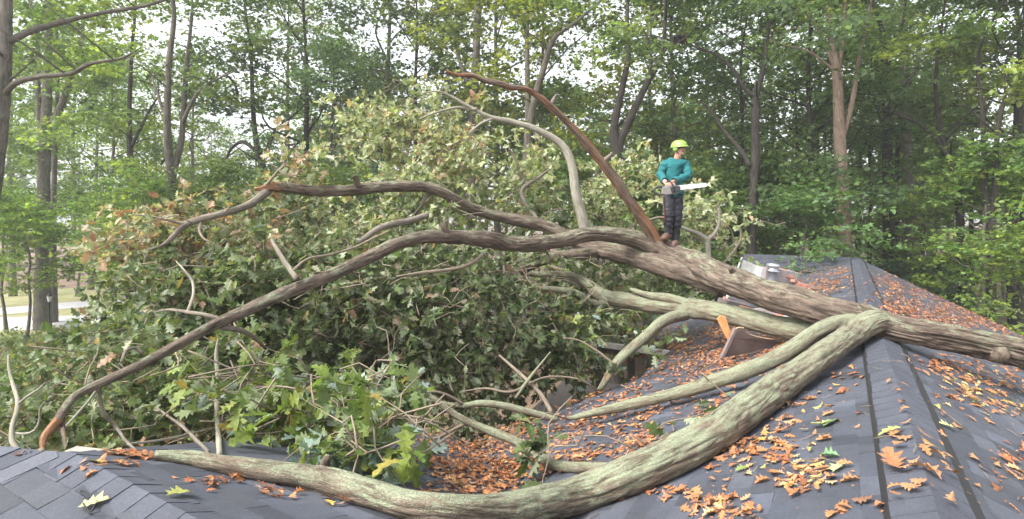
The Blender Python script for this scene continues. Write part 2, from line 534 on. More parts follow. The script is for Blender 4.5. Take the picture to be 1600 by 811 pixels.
house = empty("house", (4.0, 6.0, 0.0), label="single-storey house with slate-grey shingle roof under the fallen oak", cat="house")

def plane_frame(zf, top, along):
    """origin on the top edge; unit vectors along the courses and down the slope"""
    o = np.array([top[0], top[1], zf(top)])
    a = np.array([along[0], along[1], zf(top + along) - zf(top)]); a /= np.linalg.norm(a)
    g = np.array([zf(top + (1, 0)) - zf(top), zf(top + (0, 1)) - zf(top)])
    n = np.array([-g[0], -g[1], 1.0]); n /= np.linalg.norm(n)
    d = np.cross(n, a)
    if d[2] > 0: d = -d
    return o, a, d, n

def clip_convex(poly, conv):
    out = poly
    m = len(conv)
    area = sum(conv[i][0] * conv[(i + 1) % m][1] - conv[(i + 1) % m][0] * conv[i][1] for i in range(m))
    sg = 1 if area > 0 else -1
    for i in range(m):
        p, q = conv[i], conv[(i + 1) % m]
        ex, ey = q[0] - p[0], q[1] - p[1]
        res = []
        for j in range(len(out)):
            A, B_ = out[j], out[(j + 1) % len(out)]
            sa = sg * (ex * (A[1] - p[1]) - ey * (A[0] - p[0]))
            sb = sg * (ex * (B_[1] - p[1]) - ey * (B_[0] - p[0]))
            if sa >= 0: res.append(A)
            if (sa >= 0) != (sb >= 0):
                t = sa / (sa - sb)
                res.append((A[0] + (B_[0] - A[0]) * t, A[1] + (B_[1] - A[1]) * t))
        out = res
        if len(out) < 3: return []
    return out

def to_px(p):
    if p[1] < 0.3: return None
    return CX + p[0] / p[1] * F, HY + (CZ - p[2]) / p[1] * F

SHINGLES = []        # (pixel area, slope index, V, faces, colour)
SLOPES = []
def roof_slope(label, zf, polys, along, top, expo=0.145, thick=0.10):
    o, a, d, n = plane_frame(zf, np.asarray(top, float), np.asarray(along, float))
    idx = len(SLOPES)
    # deck slab
    Vd, Fd = [], []
    for poly in polys:
        k = len(Vd); m = len(poly)
        t = [np.array([p[0], p[1], zf(p)]) - n * 0.004 for p in poly]
        area = sum(poly[i][0] * poly[(i + 1) % m][1] - poly[(i + 1) % m][0] * poly[i][1] for i in range(m))
        if area < 0: t = t[::-1]
        Vd += t + [v - np.array([0, 0, thick]) for v in t]
        Fd.append(list(range(k, k + m))); Fd.append(list(range(k + 2 * m - 1, k + m - 1, -1)))
        for i in range(m):
            j = (i + 1) % m
            Fd.append([k + i, k + m + i, k + m + j, k + j])
    me = bpy.data.meshes.new("roof_slope"); me.from_pydata([tuple(v) for v in Vd], [], Fd); me.update()
    slope = link("roof_slope", me, M_DECK, house, label=label)
    SLOPES.append(slope)
    conv = []
    for poly in polys:
        conv.append([(float(np.dot(np.array([p[0], p[1], zf(p)]) - o, a)), float(np.dot(np.array([p[0], p[1], zf(p)]) - o, d))) for p in poly])
    amin = min(p[0] for c in conv for p in c); amax = max(p[0] for c in conv for p in c)
    bmin = min(p[1] for c in conv for p in c); bmax = max(p[1] for c in conv for p in c)
    b0 = math.floor(bmin / expo) * expo
    rnd = random.Random(idx * 17 + 3)
    while b0 < bmax:
        a0 = amin - rnd.random() * 0.4
        tooth = rnd.random() < 0.5
        while a0 < amax:
            w = rnd.uniform(0.13, 0.36)
            tooth = not tooth
            h = rnd.uniform(0.0055, 0.0075) if tooth else rnd.uniform(0.003, 0.0042)
            tone = rnd.choice([0.74, 0.88, 0.96, 1.0, 1.04, 1.12, 1.36]) * rnd.uniform(0.93, 1.07)
            cool = rnd.uniform(-0.05, 0.05)
            colr = (0.056 * tone * (1 - cool * 0.5), 0.0615 * tone, 0.076 * tone * (1 + cool))
            lo = b0 + rnd.uniform(-0.003, 0.003)
            rect = [(a0 + 0.0009, lo), (a0 + w - 0.0009, lo), (a0 + w - 0.0009, lo + expo), (a0 + 0.0009, lo + expo)]
            for cv in conv:
                if rect[1][0] < min(p[0] for p in cv) or rect[0][0] > max(p[0] for p in cv): continue
                pg = clip_convex(rect, cv)
                if len(pg) < 3: continue
                ar = abs(sum(pg[i][0] * pg[(i + 1) % len(pg)][1] - pg[(i + 1) % len(pg)][0] * pg[i][1] for i in range(len(pg)))) / 2
                if ar < 2e-4: continue
                topv, botv = [], []
                for (pa, pb) in pg:
                    hh = 0.001 + h * (pb - lo) / expo
                    base = o + a * pa + d * pb
                    topv.append(base + n * hh); botv.append(base - n * 0.003)
                m = len(pg)
                V = np.array(topv + botv)
                fc = [list(range(m))] + [[i, m + i, m + (i + 1) % m, (i + 1) % m] for i in range(m)]
                # orientation
                nn = np.cross(V[1] - V[0], V[2] - V[0])
                if np.dot(nn, n) < 0: fc = [f[::-1] for f in fc]
                c3 = V[:m].mean(0)
                q = to_px(c3)
                size = 0
                if q and -20 < q[0] < 1620 and -20 < q[1] < 831:
                    size = ar * abs(np.dot(n, (np.array([0, 0, CZ]) - c3))) / np.linalg.norm(c3 - np.array([0, 0, CZ])) ** 3
                SHINGLES.append((size, idx, V, fc, colr))
            a0 += w
        b0 += expo
    return slope

def ridge_pt(r): return R0 + U * r
def rcoord(p): return float(np.dot(np.asarray(p) - R0, U))
bound = [W0, VE, E1, E2, E3, E4, VF, PK]
trap = []
for p, q in zip(bound[:-1], bound[1:]):
    rp, rq = ridge_pt(rcoord(p)), ridge_pt(rcoord(q))
    poly = [rp, rq, q, p]
    if np.linalg.norm(rp - p) < 1e-3: poly = [rp, rq, q]
    elif np.linalg.norm(rq - q) < 0.05: poly = [rp, rq, p]
    trap.append(poly)
roof_slope("leaf-strewn roof slope falling from the ridge to the hidden eave under the limbs", zL, trap, U, R0)
RR = ridge_pt(-4.0)
rb0 = ridge_pt(-4.0) - Lp * 5.2
rb1 = ridge_pt(14.7) - Lp * 5.2
roof_slope("roof slope beyond the ridge cap, thick with orange leaves", zR, [[RR, PK, rb1, rb0]], U, R0)
roof_slope("roof slope of the short wing behind the mossy limb", zW, [[W0, E, CC, VE]], WL, W0)
NB = [W0, E, HH, np.array([-3.6, -3.5]), ridge_pt(-4.0)]
roof_slope("roof slope at the very front corner", zN, [NB], WL, W0)
zH_n = np.cross(np.append(HH - E, zN(HH) - RZ), np.append(GG - E, 4.68 - RZ))
def zH(p): return RZ - (zH_n[0] * (p[0] - E[0]) + zH_n[1] * (p[1] - E[1])) / zH_n[2]
roof_slope("small hipped end of the front wing", zH, [[E, GG, np.array([-6.2, 1.4]), HH]], (HH - E) / np.linalg.norm(HH - E), E)
roof_slope("slope of the far wing below the level ridge", zF, [[PK, QQ, VF]], Lp, PK)

# pick the 300 shingles that show largest as parts, join the rest per slope
SHINGLES.sort(key=lambda s: -s[0])
rest = {}
for k, (sz, idx, V, fc, colr) in enumerate(SHINGLES):
    if k < 300:
        me = bpy.data.meshes.new("shingle")
        me.from_pydata([tuple(v) for v in V], [], fc); me.update()
        at = me.attributes.new("Col", 'FLOAT_COLOR', 'POINT')
        at.data.foreach_set("color", np.tile(np.array(colr + (1,), np.float32), len(V)))
        me.materials.append(M_SHINGLE)
        o_ = bpy.data.objects.new("shingle", me); COL.objects.link(o_)
        o_.parent = SLOPES[idx]
    else:
        rest.setdefault(idx, []).append((V, fc, colr))
for idx, lst in rest.items():
    VV, FF, CCo, o_ = [], [], [], 0
    for V, fc, colr in lst:
        VV.append(V); FF += [[i + o_ for i in f] for f in fc]; CCo.append(np.tile(colr, (len(V), 1))); o_ += len(V)
    VV = np.vstack(VV); CCo = np.vstack(CCo)
    me = bpy.data.meshes.new("shingles"); me.from_pydata(VV.tolist(), [], FF); me.update()
    at = me.attributes.new("Col", 'FLOAT_COLOR', 'POINT')
    at.data.foreach_set("color", np.c_[CCo, np.ones(len(CCo))].astype(np.float32).ravel())
    me.materials.append(M_SHINGLE)
    ob = bpy.data.objects.new("shingles", me); COL.objects.link(ob); ob.parent = SLOPES[idx]; ob['kind'] = 'stuff'

def ridge_cap(p, q, zf, left, tl, tr_, half=0.155, lift=0.030, vent=True, n_parts=400):
    """overlapping bent cap shingles along p->q over a dark vent strip; left = plan unit vector to one side"""
    p, q = np.asarray(p, float), np.asarray(q, float)
    A = np.array([p[0], p[1], zf(p)]); B_ = np.array([q[0], q[1], zf(q)])
    L = np.linalg.norm(B_ - A); t = (B_ - A) / L
    left = np.asarray(left, float)
    sl = np.array([left[0], left[1], -tl]); sr = np.array([-left[0], -left[1], -tr_])
    sl /= np.linalg.norm(sl); sr /= np.linalg.norm(sr)
    up = np.array([0, 0, 1.0])
    capo = empty("ridge_cap", (A + B_) / 2); capo.parent = house
    capo.matrix_parent_inverse = Matrix.Translation(-house.location)
    cv = bpy.data.objects
    # vent strip; its wide black flanges also stand in for the gap's shadow
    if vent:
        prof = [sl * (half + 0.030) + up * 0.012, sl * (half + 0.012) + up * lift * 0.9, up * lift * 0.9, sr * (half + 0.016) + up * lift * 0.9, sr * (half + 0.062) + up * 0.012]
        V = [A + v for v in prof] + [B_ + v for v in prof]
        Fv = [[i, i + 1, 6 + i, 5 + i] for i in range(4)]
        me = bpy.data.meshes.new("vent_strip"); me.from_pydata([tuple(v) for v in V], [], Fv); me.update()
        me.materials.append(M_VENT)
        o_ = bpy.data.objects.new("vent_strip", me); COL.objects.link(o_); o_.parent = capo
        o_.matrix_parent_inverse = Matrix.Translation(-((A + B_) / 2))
    s = 0.0
    rnd = random.Random(int(L * 100))
    while s < L:
        e = min(L, s + 0.16)
        tone = rnd.choice([0.93, 0.97, 1.0, 1.04, 1.1]) * 1.02
        colr = (0.058 * tone, 0.0635 * tone, 0.079 * tone)
        h1 = lift + rnd.uniform(0.006, 0.009); h0 = lift + 0.003
        w = half + rnd.uniform(-0.006, 0.006)
        V = []
        sk = rnd.uniform(-0.004, 0.004)
        for ss, hh in ((s, h1), (e + 0.002, h0)):
            c = A + t * ss
            for k, v in enumerate((sl * w, sl * w * 0.45, up * 0.0, sr * w * 0.45, sr * w)):
                hk = hh + (0.004 if k == 2 else 0.0) - (0.006 if k in (0, 4) else 0)
                V.append(c + v + up * hk + t * sk * (k - 2) * 0.5)
        V += [v - up * 0.011 for v in V]
        Fv = [[i, i + 1, 6 + i, 5 + i] for i in range(4)] + [[i, 10 + i, 11 + i, 1 + i] for i in range(4)] + [[0, 5, 15, 10], [4, 14, 19, 9]]
        if np.dot(np.cross(V[1] - V[0], V[5] - V[0]), up) < 0: Fv = [f[::-1] for f in Fv]
        me = bpy.data.meshes.new("cap_shingle"); me.from_pydata([tuple(v) for v in V], [], Fv); me.update()
        at = me.attributes.new("Col", 'FLOAT_COLOR', 'POINT')
        at.data.foreach_set("color", np.tile(np.array(colr + (1,), np.float32), len(V)))
        me.materials.append(M_SHINGLE)
        o_ = bpy.data.objects.new("cap_shingle", me); COL.objects.link(o_); o_.parent = capo
        o_.matrix_parent_inverse = Matrix.Translation(-((A + B_) / 2))
        s += 0.16
    return capo
flat = lambda p: RZ
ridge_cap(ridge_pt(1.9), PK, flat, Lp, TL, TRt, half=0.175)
ridge_cap(PK + Lp * 0.2, QQ, flat, -U, TL, TL, 0.15, 0.006, False)
ridge_cap(W0 + WL * 0.6, E, flat, WU, TW, TN, 0.15, 0.004, False)
hd = (HH - E) / np.linalg.norm(HH - E)
hl = np.array([-hd[1], hd[0]]); hm = E + hd * 0.8
def hs_(v): return (zN(hm) - min(zN(hm + v * .2), zH(hm + v * .2))) / .2

# walls, eaves, porch
def prism(name, poly, z0, z1, mat, parent=None, **kw):
    m = len(poly)
    area = sum(poly[i][0] * poly[(i + 1) % m][1] - poly[(i + 1) % m][0] * poly[i][1] for i in range(m))
    if area < 0: poly = poly[::-1]
    V = [(p[0], p[1], z0) for p in poly] + [(p[0], p[1], z1) for p in poly]
    Fv = [list(range(m))[::-1], list(range(m, 2 * m))] + [[i, (i + 1) % m, m + (i + 1) % m, m + i] for i in range(m)]
    me = bpy.data.meshes.new(name); me.from_pydata(V, [], Fv); me.update()
    return link(name, me, mat, parent, **kw)
prism("wall", [ridge_pt(-3.8) - Lp * 4.6, ridge_pt(14.0) - Lp * 4.6, ridge_pt(17.5) - Lp * 1.0, ridge_pt(17.5), ridge_pt(10.6) + Lp * 1.2, ridge_pt(8.4) + Lp * 2.2, ridge_pt(6.2) + Lp * 3.2,
               np.array([-1.0, 6.4]), np.array([-2.3, 3.6]), np.array([-3.9, 1.3]), np.array([-3.0, -3.0])], 0, 2.75, M_WALL, house)
prism("wall", [ridge_pt(10.6) + Lp * 0.5, ridge_pt(16.4) + Lp * 4.7, ridge_pt(20) + Lp * 3.0, ridge_pt(20.5)], 0, 2.7, M_WALL, house)
def fascia(p, q, zf, name="fascia"):
    A = np.array([p[0], p[1], zf(p) - 0.11]); B_ = np.array([q[0], q[1], zf(q) - 0.11])
    return beam(name, A, B_, 0.17, 0.035, M_FASCIA, house)
fascia(CC, VE, zW); fascia(E, CC, zW); fascia(VE, E1, zL); fascia(E1, E2, zL); fascia(E2, E3, zL); fascia(QQ, VF, zF); fascia(VF, E4, zL)
beam("gutter", (2.92, 10.5, 3.52), (0.9, 11.65, 3.55), 0.10, 0.10, M_FASCIA, house)
beam("porch_beam", (2.95, 10.62, 3.40), (0.95, 11.8, 3.42), 0.16, 0.10, M_POST, house)
for px_, d_ in ((936, 11.6), (986, 11.2), (905, 11.8)):
    q = PX(px_, 560, d_)
    beam("porch_post", (q[0], q[1], 0), (q[0], q[1], 3.36), 0.13, 0.13, M_POST, house)
beam("porch_wall", (0.9, 14.2, 1.6), (3.4, 13.2, 1.6), 3.0, 0.1, simple("dark_porch_wall", (0.05, 0.042, 0.04), 0.8), house)

# broken chimney with metal flue cap
M_STUCCO = simple("chimney_mortar", (0.30, 0.26, 0.25), 0.85, 0.25, 9, bump=0.6)
M_BRICK = simple("red_brick", (0.36, 0.17, 0.12), 0.85, 0.3, 12, bump=0.5)
M_WHITE = simple("white_crown", (0.50, 0.49, 0.49), 0.75, 0.15, 9, bump=0.5)
M_METAL = simple("galvanised_metal", (0.55, 0.57, 0.60), 0.35, 0.1, metal=0.7)
cb = PX(1197, 470, 11.5)
def local_box(name, c, dims, rot, mat, parent=None, bevel=0.012, jit=0.0, **kw):
    me = box_mesh(name, (-dims[0] / 2, dims[0] / 2, -dims[1] / 2, dims[1] / 2, -dims[2] / 2, dims[2] / 2), jit, bevel)
    o = link(name, me, mat, None, **kw)
    M = Matrix.Translation(Vector(c)) @ Matrix.Rotation(rot[2], 4, 'Z') @ Matrix.Rotation(rot[1], 4, 'Y') @ Matrix.Rotation(rot[0], 4, 'X')
    if parent is not None:
        o.parent = parent
        M = Matrix.Translation(-parent.location) @ M
    o.matrix_basis = M
    return o
ch = empty("chimney", cb, label="broken masonry chimney with white crown and round metal flue cap"); ch.parent = house
ch.matrix_basis = Matrix.Translation(Vector(cb) - house.location)
def chb(name, c, dims, rot, mat, **k):
    me = box_mesh(name, (-dims[0] / 2, dims[0] / 2, -dims[1] / 2, dims[1] / 2, -dims[2] / 2, dims[2] / 2), k.get('jit', 0), 0.015)
    o = link(name, me, mat); o.parent = ch
    o.matrix_basis = Matrix.Translation(Vector(c)) @ Matrix.Rotation(rot[2], 4, 'Z') @ Matrix.Rotation(rot[1], 4, 'Y') @ Matrix.Rotation(rot[0], 4, 'X')
    return o
chb("masonry_block", (0.02, 0.0, 0.30), (0.78, 0.6, 0.75), (0.05, 0.16, 0.35), M_STUCCO, jit=0.02)
chb("crown_slab", (-0.20, -0.10, 0.55), (0.36, 0.55, 0.28), (0.1, 0.3, 0.35), M_WHITE, jit=0.03)
for k, (x, y, z, r_) in enumerate([(0.36, -0.2, 0.50, 0.3), (0.42, -0.28, 0.42, 0.9), (0.38, 0.02, 0.60, 0.1), (0.46, -0.1, 0.22, 0.5), (0.5, -0.3, 0.14, 1.2)]):
    chb("brick", (x, y, z), (0.20, 0.095, 0.06), (0.1 * k, 0.2, r_), M_BRICK)
def lathe(name, prof, seg=24):
    prof = np.array(prof, float)
    th = np.linspace(0, 2 * np.pi, seg, endpoint=False)
    V = np.stack([prof[:, 0][:, None] * np.cos(th), prof[:, 0][:, None] * np.sin(th), prof[:, 1][:, None] + 0 * th], -1).reshape(-1, 3)
    i = np.arange(len(prof) - 1)[:, None] * seg; j = np.arange(seg)[None, :]; k = (j + 1) % seg
    Q = np.stack([i + j, i + k, i + seg + k, i + seg + j], -1).reshape(-1, 4)
    return mesh_np(name, V, [Q], True)
fc = link("flue_cap", lathe("flue_cap", [(0.001, 0.26), (0.10, 0.25), (0.125, 0.22), (0.125, 0.19), (0.09, 0.185), (0.09, 0.13), (0.13, 0.125), (0.13, 0.095), (0.085, 0.09), (0.085, -0.1)]), M_METAL)
fc.parent = ch; fc.matrix_basis = Matrix.Translation((-0.05, -0.36, 0.52)) @ Matrix.Rotation(0.12, 4, 'Y')
# fallen bricks and mortar between the limbs
for k, (px_, py_, dd, mt, sz) in enumerate([(1150, 487, 9.0, M_STUCCO, (0.34, 0.26, 0.2)), (1172, 492, 8.9, M_BRICK, (0.30, 0.16, 0.13)), (1190, 497, 8.8, M_STUCCO, (0.30, 0.2, 0.14)),
                                            (1208, 499, 8.7, M_BRICK, (0.21, 0.1, 0.065)), (1224, 501, 8.6, M_WHITE, (0.2, 0.1, 0.065)), (1135, 480, 9.2, M_BRICK, (0.24, 0.12, 0.1)),
                                            (1242, 447, 11.0, M_BRICK, (0.22, 0.1, 0.07)), (1252, 450, 10.9, M_BRICK, (0.22, 0.1, 0.07))]):
    q = PX(px_, py_, dd)
    # slide down the line of sight onto the roof
    while q[2] > zL(q[:2]) + sz[2] * 0.5 and dd < 16:
        dd += 0.05; q = PX(px_, py_, dd)
    s_ = dd / 9.0
    nm = "brick" if mt is M_BRICK else "mortar_chunk"
    lab = ["big grey mortar chunk behind the lower green limb", "red brick lump beside the big mortar chunk", "flat mortar chunk lying between two red bricks", "single red brick close to the limb fork",
           "white brick nearest the limb fork", "dark red brick at the far end of the rubble", "red brick at the foot of the chimney, on the flue side", "red brick beside the leaf pile next to the chimney"][k]
    local_box("loose_" + nm, q, tuple(v * s_ * 1.5 for v in sz), (0.2 * k, 0.25, k * 0.9), mt, None, 0.015, 0.008, label=lab, cat="brick" if mt is not M_STUCCO else "rubble", group="rubble from the broken chimney")

# ------------------------------------------------------------------ fallen oak
def roof_height(x, y):
    p = np.stack([x, y], -1)
    s = (p - R0) @ Lp
    zl = RZ - TL * s
    zr = RZ + TRt * s
    z = np.minimum(zl, zr)
    sw = (p - W0) @ WU
    zw = np.where(sw > 0, RZ - TW * sw, RZ + TN * sw)
    qw = (p - W0) @ WL
    inw = (qw > 0) & (sw < 4.3) & (x > -2.9)
    inl = (s < 4.4) & (y < 8.2) | (s < 3.0) & (y < 10.4) | (y >= 10.4) & (s < 5.3) & (y < 18.5)
    z = np.where(inl, z, -9.0)
    return np.where(inw, np.maximum(z, zw), z)
def rest_on(path):
    """bring a limb's course forward along the line of sight until it lies on the roof instead of in it"""
    out = []
    for a_, b_, d, r in path:
        for _ in range(200):
            p = PX(a_, b_, d)
            rz = float(roof_height(np.array([p[0]]), np.array([p[1]]))[0])
            if p[2] - rz >= 1.06 * r / F * d: break
            d -= 0.015
        out.append((a_, b_, d, r))
    return out

oak = empty("fallen_oak_tree", (12.0, 5.7, 0.0), label="huge fallen oak lying across the roof ridge with its leafy crown", cat="tree")

def limb(name, path, mat, seg=24, step=0.06, ridge=0.10, lump=0.08, label=None, fa=26.0, fl=3.0):
    """path: (px, py, depth, half width in px)"""
    P = [PX(a, b, d) for a, b, d, r in path]
    R = [r / F * d for a, b, d, r in path]
    t = tube(P, R, seg, step, ridge, lump, fa, fl, off=len(name) * 3.1 + path[0][0] * 0.01)
    return link(name, tube_mesh(name, [t]), mat, oak, label=label)

# trunk comes in from the right and ends in the fork on the ridge
trunk_pts = [PX(1340, 492, 6.35), PX(1372, 503, 6.2), PX(1411, 515, 6.1), PX(1477, 526, 6.05), PX(1544, 540, 6.0), PX(1600, 554, 6.0), PX(1680, 578, 6.0), np.array([7.6, 5.95, 4.05]), np.array([10.0, 5.8, 3.0]), np.array([12.6, 5.7, 1.9]), np.array([15.2, 5.6, 0.9])]
trunk_r = [0.135, 0.155, 0.147, 0.146, 0.149, 0.16, 0.175, 0.20, 0.23, 0.27, 0.36]
link("trunk", tube_mesh("trunk", [tube(trunk_pts, trunk_r, 120, 0.02, 0.21, 0.08, 26, 2.6, 5.5)]), M_OAK, oak, label="furrowed brown trunk resting on the ridge")
# sawn knot on the trunk
kp = PX(1562, 556, 5.86)
link("knot", tube_mesh("knot", [tube([kp + np.array([0.03, 0.12, 0.03]), kp + np.array([0, 0.0, 0]), kp + np.array([-0.015, -0.035, -0.01])], [0.12, 0.085, 0.06], 32, 0.02, 0.12, 0.1)]), M_OAK, oak)
LB = [(1470, 526, 6.06, 11), (1425, 517, 6.09, 15), (1394, 508, 6.1, 18), (1366, 503, 6.1, 20), (1335, 519, 5.95, 20), (1299, 545, 5.55, 20.5), (1225, 598, 5.0, 25), (1185, 628, 4.75, 27.5), (1096, 689, 4.35, 30), (997, 737, 4.05, 30.5), (899, 773, 3.9, 30), (800, 795, 3.8, 28), (725, 799, 3.78, 26), (647, 790, 3.76, 25), (573, 768, 3.78, 23), (499, 748, 3.82, 20), (400, 733, 3.9, 18), (345, 724, 3.93, 15), (296, 715, 3.95, 12), (242, 711, 3.95, 8)]
LB = [(a_, b_, d_, r_ * 0.9) for a_, b_, d_, r_ in LB]
limb("limb", rest_on(LB), M_OAKG, 116, 0.02, 0.105, 0.11, "thick lichen-green limb sweeping down over the roof")
L1 = [(1400, 512, 6.2, 17), (1345, 497, 6.35, 23), (1302, 488, 6.6, 24), (1235, 470, 7.2, 24), (1182, 453, 7.7, 23), (1125, 432, 8.3, 23), (1090, 414, 8.8, 20), (1060, 401, 9.2, 17), (1027, 386, 9.4, 15), (981, 371, 9.4, 13.5), (924, 366, 9.2, 12.5), (866, 378, 8.8, 13), (800, 382, 8.3, 13.5), (760, 374, 7.9, 14), (672, 370, 7.3, 13.5), (620, 381, 6.9, 13), (585, 398, 6.6, 13), (515, 430, 6.0, 12.5), (445, 458, 5.5, 12), (345, 503, 4.9, 11), (296, 529, 4.6, 10), (247, 556, 4.35, 9.5), (197, 581, 4.1, 9), (148, 603, 3.9, 8.5), (113, 623, 3.75, 8), (89, 658, 3.62, 7.5)]
L1 = [(a_, b_, d_, r_ * (0.8 if a_ < 700 else 0.92 if a_ < 1000 else 1.0)) for a_, b_, d_, r_ in L1]
limb("limb", L1, M_OAK, 80, 0.025, 0.115, 0.11, "long brown limb arching over the crown to the front roof corner")
limb("broken_end", [(92, 654, 3.63, 7), (80, 670, 3.6, 7), (69, 684, 3.56, 5.5), (66, 700, 3.52, 4), (65, 710, 3.5, 2)], M_SPLIT, 16, 0.02, 0.2, 0.1, "split orange-brown end of the long limb")
L2 = [(1130, 447, 8.4, 18), (1096, 432, 8.7, 20), (1039, 416, 9.2, 18), (981, 398, 9.7, 15.5), (924, 387, 10.1, 12.5), (885, 369, 10.3, 11), (850, 353, 10.4, 11), (805, 343, 10.4, 10.5), (765, 335, 10.3, 10), (725, 320, 10.1, 10), (690, 300, 9.9, 10), (655, 291, 9.7, 10), (602, 292, 9.4, 10), (550, 297, 9.1, 10), (497, 299, 8.9, 9.5), (459, 295, 8.8, 9.5), (431, 292, 8.7, 9)]
L2 = [(a_, b_, d_, r_ * (0.88 if a_ < 900 else 1.0)) for a_, b_, d_, r_ in L2]
limb("limb", L2, M_OAK, 56, 0.04, 0.12, 0.08, "middle limb ending in a torn stub above the leaves")
limb("torn_stub", [(440, 293, 8.72, 8), (425, 291, 8.66, 8), (412, 294, 8.6, 6), (398, 296, 8.55, 3)], M_SPLIT, 16, 0.03, 0.4, 0.25, "torn orange splintered stub of the middle limb")
L3 = [(1335, 505, 6.45, 14), (1290, 520, 6.8, 16), (1237, 514, 7.3, 17), (1182, 502, 7.8, 16), (1125, 488, 8.3, 15.5), (1082, 482, 8.7, 16), (1039, 479, 9.0, 13), (981, 470, 9.4, 12.5), (941, 462, 9.7, 10.5), (918, 444, 9.9, 8), (889, 431, 10.1, 7), (832, 428, 10.3, 5), (790, 420, 10.5, 3)]
limb("limb", L3, M_OAKL, 64, 0.04, 0.09, 0.10, "lower green limb running level behind the broken board")
L4 = [(1335, 500, 6.2, 12), (1302, 506, 6.15, 13), (1270, 522, 6.0, 13), (1244, 541, 5.9, 12.5), (1205, 563, 5.85, 12), (1161, 581, 5.8, 12), (1117, 596, 5.85, 11), (1087, 606, 5.9, 10), (1028, 622, 6.0, 9), (969, 636, 6.1, 8), (924, 646, 6.15, 6), (888, 654, 6.3, 3)]
limb("limb", rest_on(L4), M_OAKL, 48, 0.03, 0.09, 0.12, "slim mossy limb lying on the shingles beside the thick limb")
LR = [(1052, 402, 9.3, 5), (1030, 384, 9.36, 10), (1011, 352, 9.3, 9.5), (983, 313, 9.2, 8), (956, 273, 9.1, 7.6), (924, 234, 9.0, 7.2), (893, 198, 8.9, 6.8), (857, 163, 8.8, 6.2), (838, 148, 8.75, 5.8), (822, 139, 8.7, 5.4), (800, 137, 8.65, 4.8), (778, 130, 8.6, 4.6), (757, 126, 8.55, 3.8), (739, 118, 8.5, 3.9), (715, 117, 8.45, 3.2), (697, 111, 8.4, 2.4)]
limb("limb", LR, M_RED, 48, 0.025, 0.24, 0.2, "rust-brown stripped limb rearing up beside the worker")
LW = [(915, 372, 10.6, 10), (911, 345, 10.6, 9.5), (900, 305, 10.6, 9), (893, 258, 10.6, 8), (877, 226, 10.6, 7.5), (837, 202, 10.5, 6), (798, 190, 10.4, 5.2), (766, 183, 10.3, 4.5), (735, 168, 10.2, 3.4), (707, 152, 10.1, 2.4), (685, 143, 10.0, 1.6), (655, 146, 9.9, 1)]
LW = [(a_, b_, d_, r_ * 0.85) for a_, b_, d_, r_ in LW]
limb("limb", LW, M_PALE, 32, 0.05, 0.06, 0.08, "pale grey limb curling up behind the rust-brown one")

